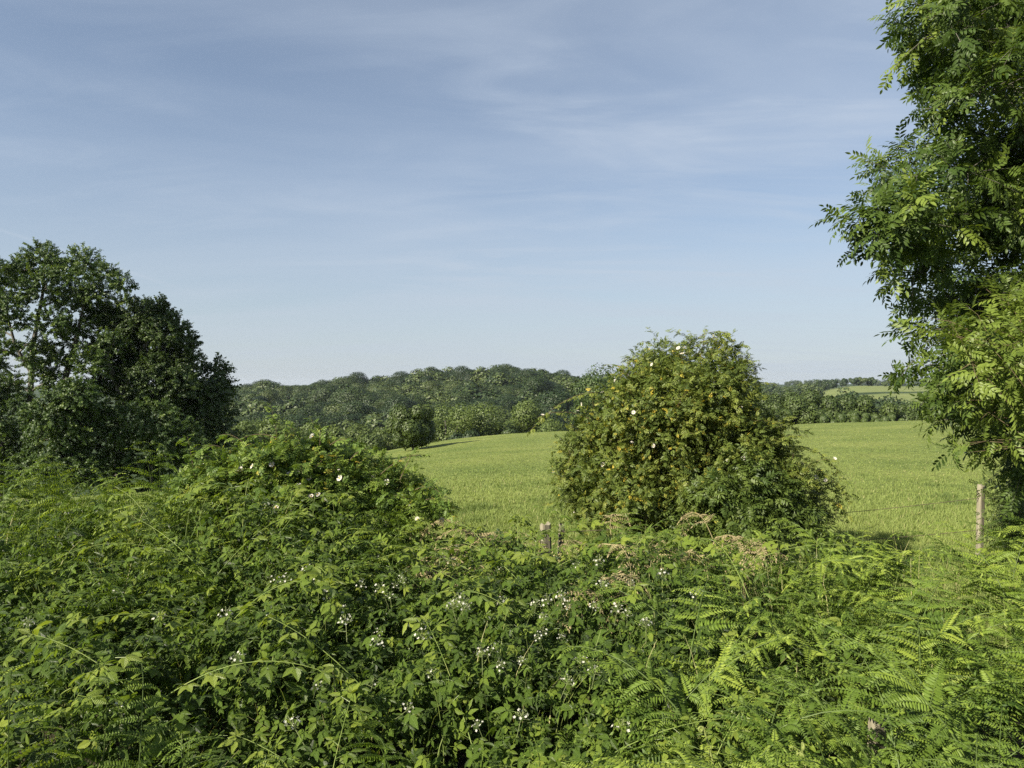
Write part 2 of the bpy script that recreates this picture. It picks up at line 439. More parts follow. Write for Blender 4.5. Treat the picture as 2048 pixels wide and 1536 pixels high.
def sprays(rng, blobs, n, L, k, up=0.3, jit=0.5, shell=(0.55, 1.0), droop=0.3, low=-0.75, twig_r=0.0, sacc=None, squash=1.0):
    """leafy shoots growing out of a crown made of clumps; returns leaf points, directions, normals"""
    B = np.asarray(blobs, float)
    w = B[:, 3] ** 2; w = w / w.sum()
    i = rng.choice(len(B), n, p=w)
    d = sphere(rng, n)
    ok = d[:, 2] > low
    s = B[i, :3] + d * (B[i, 3] * rng.uniform(shell[0], shell[1], n))[:, None] * np.array([1, 1, squash])
    # drop most of the shoots that would start deep inside a neighbouring clump
    inside = np.zeros(n, bool)
    for b in range(len(B)):
        q = np.linalg.norm((s - B[b, :3]) / np.array([1, 1, squash]), axis=1) < 0.62 * B[b, 3]
        inside |= q & (i != b)
    ok &= ~(inside & (rng.random(n) > 0.3))
    i, d, s = i[ok], d[ok], s[ok]; n = len(i)
    v = norm(d + np.array([0, 0, up]) + jit * rng.normal(size=(n, 3)))
    Ls = L * rng.uniform(0.55, 1.35, n)
    side0 = norm(np.cross(v, rng.normal(size=(n, 3)))); side1 = np.cross(v, side0)
    P, D, Nn, tid = [], [], [], []
    for j in range(k):
        t = (j + 0.6) / k
        p = s + v * (Ls * t)[:, None]; p[:, 2] -= droop * Ls * t * t
        a = j * 2.4
        sd = side0 * math.cos(a) + side1 * math.sin(a)
        D.append(norm(v * (0.35 + 0.6 * t) + sd * (1.0 - 0.5 * t) + 0.25 * rng.normal(size=(n, 3)) + np.array([0, 0, -0.15])))
        P.append(p)
        Nn.append(norm(np.array([0, 0, 0.6]) + d * 0.7 + 0.38 * rng.normal(size=(n, 3))))
        tid.append(np.arange(n))
    if sacc is not None and twig_r:
        for q in range(n):
            e = s[q] + v[q] * Ls[q]; e[2] -= droop * Ls[q]
            tube(sacc, [s[q] - d[q] * 0.2 * L, s[q] + v[q] * Ls[q] * 0.5 - np.array([0, 0, droop * Ls[q] * 0.25]), e], [twig_r, twig_r * 0.7, twig_r * 0.3], 3)
    return np.concatenate(P), np.concatenate(D), np.concatenate(Nn), np.concatenate(tid), n


def skeleton(rng, acc, trunks, blobs, r_limb, sides=5, wob=0.12):
    """trunks: list of (points, radii). Every clump is carried by a limb from the nearest lower point of the wood."""
    nodes = []
    for pts, rad in trunks:
        pts = np.asarray(pts, float)
        tube(acc, pts, rad, 9)
        r = np.broadcast_to(rad, (len(pts),))
        for a in range(len(pts) - 1):
            for t in np.linspace(0, 1, 5)[:-1]:
                nodes.append((*(pts[a] * (1 - t) + pts[a + 1] * t), r[a] * (1 - t) + r[a + 1] * t))
        nodes.append((*pts[-1], r[-1]))
    nodes = np.array(nodes)
    start = nodes[:, 2].min()
    B = np.asarray(blobs, float)
    dist0 = np.array([np.min(np.linalg.norm(nodes[:, :3] - b[:3], axis=1)) for b in B])
    for bi in np.argsort(dist0):
        c = B[bi, :3]
        dd = np.linalg.norm(nodes[:, :3] - c, axis=1)
        pen = dd + 1.2 * np.maximum(0, nodes[:, 2] - c[2] + 0.25 * dd) + (nodes[:, 2] < start + 0.6) * 3
        a = int(np.argmin(pen)); p0 = nodes[a, :3]
        Lh = np.linalg.norm(c - p0)
        mid = (p0 + c) / 2 + np.array([0, 0, 0.12 * Lh]) + rng.normal(size=3) * wob * Lh
        pts = bez(p0, mid, c, 6)
        ra = min(nodes[a, 3] * 0.75, r_limb * (0.5 + 0.25 * Lh / max(B[bi, 3], 0.01)))
        rs = np.linspace(ra, ra * 0.4, 6)
        tube(acc, pts, rs, sides)
        nodes = np.concatenate([nodes, np.column_stack([pts[2:], rs[2:]])])
        # a few forks inside the clump
        for q in range(3):
            e = c + sphere(rng, 1)[0] * B[bi, 3] * 0.8 + np.array([0, 0, 0.15 * B[bi, 3]])
            tube(acc, bez(c, (c + e) / 2 + rng.normal(size=3) * 0.1 * B[bi, 3], e, 4), np.linspace(ra * 0.4, ra * 0.12, 4), 4)


def leafy(rng, acc, tpl, sp, size, tint_mu=0.5, tint_sd=0.2, per_twig=True):
    P, D, Nn, tid, n = sp
    tw = rng.normal(tint_mu, tint_sd, n)[tid] + rng.normal(0, 0.08, len(P))
    scatter(acc, tpl, P, D, Nn, size * rng.uniform(0.7, 1.2, len(P)), np.clip(tw, 0, 1))


def knobs(blobs, rng, rmin, n=9, f=0.5):
    """break every large clump into smaller ones standing on its surface"""
    out = []
    for b in blobs:
        if b[3] < rmin: out.append(tuple(b)); continue
        out.append((b[0], b[1], b[2], b[3] * 0.72))
        for d in sphere(rng, n):
            out.append((*(b[:3] + d * b[3] * 0.66), b[3] * f * rng.uniform(0.7, 1.15)))
    return np.array(out)


def pxblobs(lst, Y, rng, dy=0.6):
    """clumps given where the photo shows them; each gets its own depth inside the plant"""
    out = []
    for e in lst:
        px, py, r = e[:3]
        yy = Y + (e[3] if len(e) > 3 else rng.uniform(-dy, dy))
        p = at(px, py, yy)
        out.append((*p, r / F_PX * yy))
    return np.array(out)


# ---- the ash on the right, its trunk just outside the frame
def right_ash():
    rng = np.random.default_rng(11)
    base = np.array([5.75, 7.0, 0]); base[2] = terrain(base[0], base[1]) - 0.05
    t = thing('ash_tree', 'tall leafy ash tree at the right edge with branches hanging over the meadow', 'tree', base)
    L = [(1900, 60, 85), (1990, 40, 100), (1870, 180, 60), (1970, 190, 80), (1912, 345, 60), (1800, 345, 45), (1800, 440, 65), (1765, 475, 32),
         (1905, 465, 82), (2000, 420, 110), (1835, 545, 55), (1948, 600, 80), (2020, 610, 100), (1880, 690, 40), (1930, 750, 70), (2020, 760, 95),
         (1830, 760, 26), (1960, 835, 52), (2060, 850, 70), (2055, 920, 36), (1868, 100, 40), (1862, 30, 40), (1990, 300, 80),
         (2120, 100, 150, 0.6), (2150, 380, 180, 0.9), (2140, 660, 150, 0.5), (2160, 880, 100, 0.5), (2260, 250, 200, 0), (2300, 560, 200, 0.3), (2280, 800, 150, 1), (2080, -100, 190, .3), (2260, -150, 220, 0.6)]
    blobs = pxblobs(L, 6.7, rng, 0.7)
    wood = Acc()
    top = np.array([5.95, 7.3, 8.2])
    tr = [(bez(base - [0, 0, 0.2], base + [0.05, 0, 3.0], top, 9), np.linspace(0.19, 0.05, 9))]
    skeleton(rng, wood, tr, blobs, 0.026, 5)
    lv = Acc()
    sp = sprays(rng, blobs, 2350, 0.30, 10, up=0.15, jit=0.5, shell=(0.3, 1.0), droop=0.15, low=-0.95, twig_r=0.0045, sacc=wood, squash=0.5)
    leafy(rng, lv, T_ASH, sp, 0.180, 0.48, 0.27)
    off = -base
    wood.V = [v + off for v in wood.V]; lv.V = [v + off for v in lv.V]
    put('trunk', wood, M['bark'], t, sm=True)
    put('crown', lv, M['ash'], t)
    # young, pale growth in front of it
    b2 = np.array([4.35, 5.6, 0]); b2[2] = terrain(b2[0], b2[1]) - 0.05
    t2 = thing('ash_sapling', 'pale green ash sapling with fresh leaves in front of the tall ash', 'tree', b2)
    L2 = [(1975, 685, 40), (2040, 660, 50), (1945, 725, 28), (2020, 740, 60), (2060, 820, 60), (2010, 800, 36), (2080, 720, 70), (2070, 890, 50), (1905, 655, 18)]
    blobs = pxblobs(L2, 5.5, rng, 0.35)
    wood = Acc(); lv = Acc()
    tr = [(bez(b2 - [0, 0, 0.1], b2 + [0.05, 0, 1.2], at(2040, 640, 5.6), 7), np.linspace(0.035, 0.012, 7))]
    skeleton(rng, wood, tr, blobs, 0.008, 4)
    sp = sprays(rng, blobs, 190, 0.3, 6, up=0.35, jit=0.45, shell=(0.3, 1.0), droop=0.15, twig_r=0.003, sacc=wood)
    leafy(rng, lv, T_ASH, sp, 0.15, 0.92, 0.12)
    wood.V = [v - b2 for v in wood.V]; lv.V = [v - b2 for v in lv.V]
    put('trunk', wood, M['twig'], t2, sm=True); put('crown', lv, M['ash'], t2)


right_ash()


# ---- generic: plant traced as clumps
def plant(name, label, cat, base, clumps, Y, dy, trunks, limb, tpl, leaf_size, nsh, shl, k, mat, bark, seed, tint=(0.45, 0.2), up=0.3, droop=0.3, shell=(0.45, 1.0), jit=0.5, low=-0.75, parts=('trunk', 'crown'), extra=None, twig=0.0, group=None, kn=0.0):
    rng = np.random.default_rng(seed)
    base = np.array(base, float)
    t = thing(name, label, cat, base, group)
    blobs = pxblobs(clumps, Y, rng, dy)
    wood, lv = Acc(), Acc()
    skeleton(rng, wood, trunks, blobs, limb)
    if kn: blobs = knobs(blobs, rng, kn)
    sp = sprays(rng, blobs, nsh, shl, k, up=up, droop=droop, shell=shell, jit=jit, low=low, twig_r=twig, sacc=wood)
    if extra: extra(rng, sp, lv, wood, blobs)
    else: leafy(rng, lv, tpl, sp, leaf_size, *tint)
    wood.V = [v - base for v in wood.V]; lv.V = [v - base for v in lv.V]
    put(parts[0], wood, bark, t, sm=True)
    put(parts[1], lv, mat, t)
    return t, blobs, rng


def gnd(px, Y):
    x = (px - 1024) / F_PX * Y
    return np.array([x, Y, float(terrain(x, Y))])


# ---- the ashes and scrub on the left
gA = gnd(60, 35)
plant('ash_tree', 'open crowned ash tree with pale forked trunk at the left edge', 'tree', gA,
      [(85, 520, 36), (50, 540, 30), (130, 545, 34), (165, 530, 34), (210, 548, 26), (20, 560, 32), (90, 580, 40), (22, 615, 28), (140, 600, 38), (190, 590, 40), (245, 572, 20), (250, 605, 20),
       (2, 690, 16), (100, 650, 34), (205, 640, 36), (150, 665, 34), (30, 645, 24), (14, 700, 18), (40, 600, 20), (52, 690, 18), (80, 745, 24), (24, 765, 24), (105, 765, 26), (60, 720, 16), (-40, 560, 60), (-60, 640, 60), (-30, 720, 40), (120, 720, 34), (225, 690, 30), (180, 730, 32), (80, 700, 24)], 35, 2.2,
      [([gA - [0, 0, .3], at(58, 860, 35), at(62, 760, 35), at(66, 690, 35.2), at(85, 590, 35.5), at(90, 530, 35.5)], [0.19, 0.15, 0.13, 0.11, 0.07, 0.04]),
       ([at(62, 745, 35), at(30, 690, 34.6), at(12, 620, 34.3)], [0.09, 0.07, 0.04]),
       ([at(120, 950, 35.6), at(118, 800, 36), at(150, 690, 36), at(170, 600, 36)], [0.2, 0.16, 0.12, 0.05])],
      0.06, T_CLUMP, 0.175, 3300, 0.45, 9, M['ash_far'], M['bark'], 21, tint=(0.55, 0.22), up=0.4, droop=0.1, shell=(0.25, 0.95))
gB = gnd(235, 37)
plant('ash_tree', 'broad dark ash tree right of the forked ash, its crown stepping down to the right', 'tree', gB,
      [(285, 640, 44), (320, 632, 32), (335, 665, 42), (368, 690, 30), (255, 660, 40), (300, 700, 56), (245, 720, 46), (355, 730, 40), (310, 760, 50), (260, 780, 44), (215, 770, 36), (360, 770, 34), (200, 700, 30), (385, 720, 14), (290, 740, 40), (330, 800, 40), (225, 640, 28)], 37, 2.0,
      [([gB - [0, 0, .3], at(240, 860, 37), at(250, 780, 37), at(290, 690, 37), at(300, 650, 37)], [0.3, 0.24, 0.2, 0.12, 0.05]),
       ([at(245, 800, 37), at(215, 720, 36.6), at(230, 650, 36.4)], [0.18, 0.12, 0.05])],
      0.06, T_CLUMP, 0.185, 3600, 0.45, 10, M['oak'], M['bark'], 22, tint=(0.5, 0.22), up=0.3, droop=0.1, shell=(0.3, 0.97))
gC = gnd(415, 40)
plant('thorn_tree', 'small dark thorn tree at the right end of the left tree group', 'tree', gC,
      [(428, 745, 26), (440, 780, 22), (415, 790, 34), (400, 830, 40), (440, 830, 24), (380, 870, 40), (435, 875, 26), (410, 910, 36), (450, 745, 10)], 40, 1.5,
      [([gC - [0, 0, .3], at(412, 860, 40), at(425, 760, 40)], [0.16, 0.1, 0.04])],
      0.04, LF_BIT, 0.16, 1500, 0.6, 16, M['oak'], M['bark'], 23, tint=(0.45, 0.2), shell=(0.4, 1.0))
for nm, lab, px0, Y, cl, sd in (
        ('hazel_bush', 'wide shaded bush filling the space under the dark ash', 300, 33,
         [(200, 850, 46), (250, 850, 50), (310, 850, 50), (350, 880, 50), (280, 910, 50), (220, 930, 46), (340, 940, 44), (170, 920, 40), (390, 910, 40), (270, 960, 50)], 24),
        ('hazel_bush', 'bush around the foot of the forked ash, lit on its left side', 120, 32,
         [(140, 800, 40), (100, 830, 42), (150, 850, 40), (95, 880, 34), (160, 790, 30), (130, 920, 40), (190, 840, 30), (60, 940, 34), (160, 950, 40), (100, 960, 36)], 25),
        ('hazel_bush', 'bush cut by the left edge behind the bracken', 0, 34,
         [(10, 790, 34), (-40, 800, 50), (20, 840, 40), (-20, 880, 50), (30, 900, 34), (-80, 850, 60), (45, 870, 26), (0, 940, 44), (40, 960, 30), (-60, 930, 50)], 26)):
    g = gnd(px0, Y)
    plant(nm, lab, 'bush', g, cl, Y, 1.3, [([g - [0, 0, .3], at(px0 + 5, 900, Y), at(px0, 850, Y)], [0.09, 0.06, 0.03])],
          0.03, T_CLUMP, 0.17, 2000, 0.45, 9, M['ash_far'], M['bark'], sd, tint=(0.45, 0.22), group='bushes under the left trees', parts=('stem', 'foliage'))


# ---- dog roses
def petal_flower(r, cup, rng):
    pt, ct = Acc(), Acc()
    for i in range(5):
        a = i * 2 * math.pi / 5 + rng.uniform(-0.1, 0.1)
        c, s = math.cos(a), math.sin(a)
        V = []
        for (x, y, z) in ((0.08, 0, 0), (0.55, 0.42, cup * 0.5), (0.9, 0.42, cup), (0.88, 0.0, cup * 0.8), (0.9, -0.42, cup), (0.55, -0.42, cup * 0.5), (0.5, 0, cup * 0.3)):
            V.append(((x * c - y * s) * r, (x * s + y * c) * r, z * r))
        pt.add(V, [(0, 6, 1), (6, 2, 1), (6, 3, 2), (6, 4, 3), (6, 5, 4), (6, 0, 5)], 0.5)
    n = 9
    th = np.arange(n) * 2 * math.pi / n
    V = np.concatenate([[[0, 0, 0.16 * r]], np.stack([np.cos(th) * 0.24 * r, np.sin(th) * 0.24 * r, np.where(np.arange(n) % 2, 0.22, 0.12) * r], 1), np.stack([np.cos(th) * 0.12 * r, np.sin(th) * 0.12 * r, np.full(n, -0.02) * r], 1)])
    F = [(0, 1 + i, 1 + (i + 1) % n) for i in range(n)] + [(1 + i, 1 + n + i, 1 + (i + 1) % n) for i in range(n)]
    ct.add(V, F, 0.5)
    return pt.mesh('flower', M['petal']), ct.mesh('flower_centre', M['stamen'])


FRNG = np.random.default_rng(3)
FLOWERS = [petal_flower(0.025, c, FRNG) for c in (0.15, 0.35, 0.6)]


def put_flowers(parent, base, pts, nrm, rng, big=1.0):
    for p, n in zip(pts, nrm):
        pm, cm = FLOWERS[int(rng.integers(3))]
        q = Vector(n).to_track_quat('Z', 'Y')
        s = big * rng.uniform(0.8, 1.15)
        o = link('flower', pm, parent); o.location = p - base; o.rotation_mode = 'QUATERNION'; o.rotation_quaternion = q; o.scale = (s, s, s)
        link('flower_centre', cm, o)


def bush_flowers(rng, blobs, n, towards=(-0.35, -1.0, 0.35)):
    """outer points of the clumps on the sides turned to the light and the path"""
    P, Nn = [], []
    tw = norm(np.array(towards))
    while len(P) < n:
        b = blobs[rng.integers(len(blobs))]
        d = sphere(rng, 1)[0]
        if d @ tw < 0.3: continue
        p = b[:3] + d * (b[3] * 1.1 + 0.07)
        if any(np.linalg.norm(p - c[:3]) < 1.02 * c[3] for c in blobs): continue
        P.append(p); Nn.append(norm(d * 0.7 + np.array([-0.5, -0.5, 0.5]) + 0.3 * rng.normal(size=3)))
    return P, Nn


def arching(rng, lv, wood, a, b, lift, tpl, size, k, tint, r=0.004, leaves=None):
    mid = (np.array(a) + np.array(b)) / 2 + np.array([0, 0, lift])
    pts = bez(a, mid, b, 14)
    tube(wood, pts, np.linspace(r, r * 0.35, 14), 4)
    t = np.linspace(0.08, 1, k); ii = t * 13; i0 = np.minimum(ii.astype(int), 12); f = (ii - i0)[:, None]
    P = pts[i0] * (1 - f) + pts[i0 + 1] * f
    tg = norm(pts[i0 + 1] - pts[i0])
    sd = norm(np.cross(tg, [0, 0, 1.0])) * np.where(np.arange(k) % 2, 1, -1)[:, None]
    D = norm(tg * 0.5 + sd + 0.3 * rng.normal(size=(k, 3)))
    scatter(lv, tpl, P, D, norm(np.array([-.2, -.2, 1.0]) + 0.35 * rng.normal(size=(k, 3))), size * rng.uniform(0.7, 1.15, k), np.clip(rng.normal(tint, 0.12, k), 0, 1))
    return pts


def rose_leaves(ycx, ycy, yr, n_yel, mu=0.45):
    def fn(rng, sp, lv, wood, blobs):
        P, D, Nn, tid, n = sp
        tw = np.clip(rng.normal(mu, 0.22, n), 0, 0.84)[tid]
        q = P - at(ycx, ycy, P[:, 1].mean()) if n_yel else None
        if n_yel:
            dist = np.linalg.norm(q[:, [0, 2]], axis=1)
            pr = n_yel * np.exp(-(dist / yr) ** 2)
            yel = rng.random(len(P)) < pr
            tw = np.where(yel, rng.uniform(0.87, 1.0, len(P)), tw + rng.normal(0, 0.05, len(P)))
        scatter(lv, T_ROSE, P, D, Nn, np.where(tw > 0.86, 0.042, 0.054) * rng.uniform(0.7, 1.3, len(P)), np.clip(tw, 0, 1))
        for b in blobs[rng.choice(len(blobs), NSHOOT)]:
            d = norm(sphere(rng, 1)[0] + np.array([-0.1, -0.35, 0.55]))
            a = b[:3] + d * b[3] * 0.9; L_ = rng.uniform(0.22, 0.55)
            sd = norm(d * 0.8 + np.array([0, 0, 0.35]) + 0.5 * rng.normal(size=3))
            arching(rng, lv, wood, a, a + sd * L_ - np.array([0, 0, 0.10 * L_]), 0.12 * L_, T_ROSE, 0.062, int(10 + 22 * L_), 0.66, 0.003)
        for sh in SHOOTS:
            arching(rng, lv, wood, at(*sh[0]), at(*sh[1]), sh[2], T_ROSE, 0.075, sh[3], 0.62)
    return fn


gR = gnd(1390, 8.2)
NSHOOT = 130
SHOOTS = [((1370, 730, 8), (1335, 675, 8), 0.06, 12), ((1435, 720, 8), (1487, 690, 8), 0.12, 14), ((1300, 750, 8), (1262, 722, 8), 0.08, 10), ((1465, 745, 8), (1508, 722, 8), 0.1, 12), ((1400, 720, 8.2), (1412, 655, 8.2), 0.0, 11), ((1390, 715, 8.1), (1465, 680, 8.1), 0.25, 16), ((1330, 740, 8), (1300, 700, 8), 0.1, 14), ((1350, 740, 8.1), (1480, 715, 8), 0.55, 34), ((1400, 700, 8), (1380, 665, 8), 0.02, 10), ((1420, 720, 8), (1455, 668, 7.9), 0.25, 20),
          ((1340, 730, 8.2), (1440, 662, 8.2), 0.2, 18), ((1250, 800, 7.9), (1060, 862, 7.7), 0.45, 34), ((1200, 850, 7.9), (1075, 835, 7.8), 0.2, 16), ((1560, 900, 8), (1690, 960, 7.9), 0.35, 30),
          ((1580, 940, 8), (1700, 1000, 7.8), 0.3, 30), ((1590, 960, 7.8), (1660, 920, 7.8), 0.15, 16), ((1240, 760, 8), (1265, 715, 8), 0.05, 10), ((1470, 760, 8), (1490, 705, 8), 0.08, 14), ((1600, 990, 7.7), (1705, 1040, 7.6), 0.25, 26)]
tR, bR, rngR = plant('dog_rose', 'tall mounded dog rose in the middle of the hedge, with yellowing leaves', 'rose bush', gR,
                     [(1340, 735, 42), (1400, 720, 34), (1440, 725, 40), (1290, 745, 42), (1470, 740, 24), (1360, 800, 84), (1270, 815, 66), (1440, 800, 70), (1250, 880, 70), (1180, 890, 46), (1160, 945, 46), (1140, 990, 30),
                      (1350, 900, 100), (1450, 900, 90), (1530, 870, 46), (1250, 970, 80), (1400, 990, 100), (1500, 970, 84), (1560, 950, 46), (1190, 1020, 46), (1310, 1040, 70), (1470, 1050, 70), (1590, 1000, 36), (1620, 1030, 40), (1650, 980, 22)], 8.1, 0.55,
                     [([gR - [0, 0, .1], at(1385, 1000, 8.2), at(1370, 850, 8.2), at(1390, 740, 8.2)], [0.06, 0.05, 0.035, 0.012]),
                      ([gR + [-.3, 0, -.1], at(1280, 980, 8.1), at(1260, 850, 8.1)], [0.04, 0.03, 0.012]),
                      ([gR + [.3, 0, -.1], at(1500, 980, 8.1), at(1480, 850, 8.2)], [0.04, 0.03, 0.012])],
                     0.010, T_ROSE, 0.075, 9500, 0.19, 8, M['rose'], M['twig'], 31, extra=rose_leaves(1290, 870, 1.0, 0.11), up=0.15, droop=0.3, shell=(0.5, 1.02), parts=('stem', 'foliage'), kn=0.24)
P_, N_ = bush_flowers(rngR, bR, 30, (-0.75, -0.8, 0.2))
put_flowers(tR, gR, P_, N_, rngR)
put_flowers(tR, gR, [at(*q) for q in ((1164, 808, 7.75), (1155, 822, 7.7), (1100, 826, 7.7), (1205, 786, 7.8), (1085, 830, 7.7), (1669, 918, 7.8), (1634, 954, 7.75), (1652, 961, 7.7))], norm(rngR.normal(size=(8, 3)) * 0.4 + np.array([-.3, -.6, .7])), rngR)

gL = gnd(620, 6.0)
NSHOOT = 90
SHOOTS = [((450, 900, 6), (395, 905, 5.9), 0.1, 12), ((560, 880, 6), (470, 885, 6), 0.12, 14), ((600, 880, 6), (575, 850, 6), 0.03, 10), ((640, 890, 6), (640, 860, 6), 0.0, 8), ((660, 890, 6), (720, 890, 6), 0.1, 12), ((760, 950, 5.9), (850, 910, 5.9), 0.1, 14),
          ((800, 960, 5.8), (830, 900, 5.8), 0.03, 12), ((830, 980, 5.8), (895, 1000, 5.7), 0.12, 14), ((850, 1000, 5.7), (905, 1030, 5.7), 0.1, 12), ((500, 900, 6), (440, 870, 6), 0.1, 14), ((700, 920, 5.9), (745, 900, 5.9), 0.08, 10)]
tL, bL, rngL = plant('dog_rose', 'low spreading dog rose covered in white flowers, left of the meadow gap', 'rose bush', gL,
                     [(395, 985, 34), (445, 958, 32), (500, 945, 33), (560, 931, 34), (620, 926, 34), (680, 938, 34), (740, 952, 35), (790, 978, 34), (835, 1003, 30), (500, 1000, 54), (580, 990, 54), (670, 1005, 54), (760, 1035, 46), (420, 1020, 40), (860, 1028, 22), (620, 1050, 50), (540, 1055, 46)], 6.0, 0.4,
                     [([gL - [0, 0, .1], at(620, 1050, 6), at(600, 950, 6)], [0.03, 0.02, 0.01]), ([gL + [.4, 0, -.1], at(740, 1050, 6), at(740, 980, 6)], [0.03, 0.02, 0.01]), ([gL + [-.5, 0, -.1], at(500, 1050, 6), at(500, 950, 6)], [0.03, 0.02, 0.01])],
                     0.006, T_ROSE, 0.075, 4600, 0.15, 8, M['rose_green'], M['twig'], 32, extra=rose_leaves(640, 950, 0.6, 0.008, 0.60), up=0.4, droop=0.15, shell=(0.5, 1.05), parts=('stem', 'foliage'), kn=0.19)
P_, N_ = bush_flowers(rngL, bL, 66, (-0.2, -1, 0.7))
put_flowers(tL, gL, P_, N_, rngL, 1.1)

SHOOTS = []
gE = gnd(1490, 7.3)
plant('elder_shrub', 'leafy dark green elder shrub at the right foot of the tall dog rose', 'shrub', gE,
      [(1480, 1005, 34), (1540, 995, 34), (1430, 1040, 34), (1500, 1060, 44), (1560, 1040, 34), (1500, 950, 22), (1380, 1060, 30), (1600, 1060, 28), (1420, 985, 20)], 7.3, 0.25,
      [([gE - [0, 0, .1], at(1490, 1080, 7.3), at(1490, 1000, 7.3)], [0.025, 0.02, 0.008])],
      0.006, T_ELDER, 0.105, 620, 0.17, 6, M['elder'], M['twig'], 33, tint=(0.5, 0.25), up=0.6, droop=0.1, parts=('stem', 'foliage'))
gH = gnd(2030, 8.6)
plant('hawthorn_shrub', 'fine leaved hawthorn shrub beside the tall fence post under the ash', 'shrub', gH,
      [(2030, 980, 26), (2060, 1010, 40), (2010, 1040, 20), (2080, 940, 50), (2030, 1080, 34), (2070, 1090, 44), (2100, 1000, 60), (2110, 1080, 60)], 8.6, 0.4,
      [([gH - [0, 0, .1], at(2035, 1060, 8.6), at(2040, 960, 8.6)], [0.04, 0.03, 0.01])],
      0.008, T_ROSE, 0.07, 900, 0.25, 8, M['thorn'], M['twig'], 34, tint=(0.9, 0.2), up=0.3, parts=('stem', 'foliage'))


# ------------------------------------------------------------------ distant trees
def crown_tree(seed, h, w, nleaf, leaf, low=0.12, shape='round', nb=16, rn=0.36):
    """a standing tree at the origin: trunk accumulator and crown accumulator"""
    rng = np.random.default_rng(seed)
    blobs = []
    if shape == 'conifer':
        for i in range(9):
            z = h * (0.15 + 0.8 * i / 9); r = w * 0.5 * (1 - i / 9.5)
            for a in range(4):
                th = rng.uniform(0, 6.28)
                blobs.append((math.cos(th) * r * 0.5, math.sin(th) * r * 0.5, z, max(r * 0.6, 0.35)))
    else:
        zc = h * (low + (1 - low) * 0.5); rz = h * (1 - low) * 0.5; rx = w / 2
        for i in range(nb):
            d = norm(rng.normal(size=3) * np.array([1, 1, 1.0]))
            f = rng.uniform(0.5, 0.78)
            prof = 1.0 if d[2] < 0 else 1.0
            r = rng.uniform(0.24, 0.42) * min(rx, rz) * (16 / nb) ** 0.4
            z = zc + d[2] * rz * f
            sq = 1 - 0.35 * max(0, (zc - z) / rz)
            blobs.append((d[0] * (rx - r * 0.3) * f * 1.25 * sq * prof, d[1] * (rx - r * 0.3) * f * 1.25 * sq, z, r * 1.25))
        blobs.append((0, 0, zc, 0.55 * min(rx, rz)))
    B = np.array(blobs)
    wood, lv = Acc(), Acc()
    tr_top = np.array([rng.normal() * 0.02 * h, rng.normal() * 0.02 * h, h * 0.75])
    rt = 0.022 * h
    tube(wood, bez((0, 0, -0.6), (0, 0, h * 0.35), tr_top, 5), np.linspace(rt, rt * 0.3, 5), 7)
    for b in B[::2]:
        p0 = np.array([0, 0, max(h * 0.15, b[2] * 0.55)])
        tube(wood, bez(p0, (p0 + b[:3]) / 2 + np.array([0, 0, 0.05 * h]), b[:3], 4), np.linspace(rt * 0.4, rt * 0.12, 4), 4)
    wgt = B[:, 3] ** 2; wgt /= wgt.sum()
    i = rng.choice(len(B), nleaf, p=wgt); d = sphere(rng, nleaf)
    P = B[i, :3] + d * (B[i, 3] * rng.uniform(0.55, 1.08, nleaf) ** 0.7)[:, None]
    ok = P[:, 2] > 0.05
    P, d, i = P[ok], d[ok], i[ok]
    bt = rng.normal(0, 0.1, len(B))
    nn = norm(d * 1.2 + np.array([0, 0, 0.3]) + rn * rng.normal(size=d.shape))
    dirs = norm(np.cross(nn, rng.normal(size=d.shape)) + np.array([0, 0, -0.2]))
    scatter(lv, LF_BIT, P, dirs, nn, leaf * rng.uniform(0.6, 1.3, len(P)), np.clip(0.5 + bt[i] + rng.normal(0, 0.14, len(P)), 0, 1))
    return wood, lv


def far_tree(name, label, cat, px, py_top, py_base, wpx, Y, seed, mat, nleaf=7000, leaf=None, low=0.08, nb=18, shape='round', group=None, parts=('trunk', 'crown')):
    x = (px - 1024) / F_PX * Y
    g = float(terrain(x, Y))
    ztop = CAM[2] - (py_top - 768) / F_PX * Y
    h = max(ztop - g, 2.0); w = wpx / F_PX * Y * (1.22 if 86 < Y < 140 else 1.0)
    leaf = leaf or max(0.22, 0.0042 * Y)
    wood, lv = crown_tree(seed, h, w, nleaf, leaf, low, shape, nb, 0.2)
    t = thing(name, label, cat, (x, Y, g), group)
    put(parts[0], wood, M['bark'], t); put(parts[1], lv, mat, t)
    return t


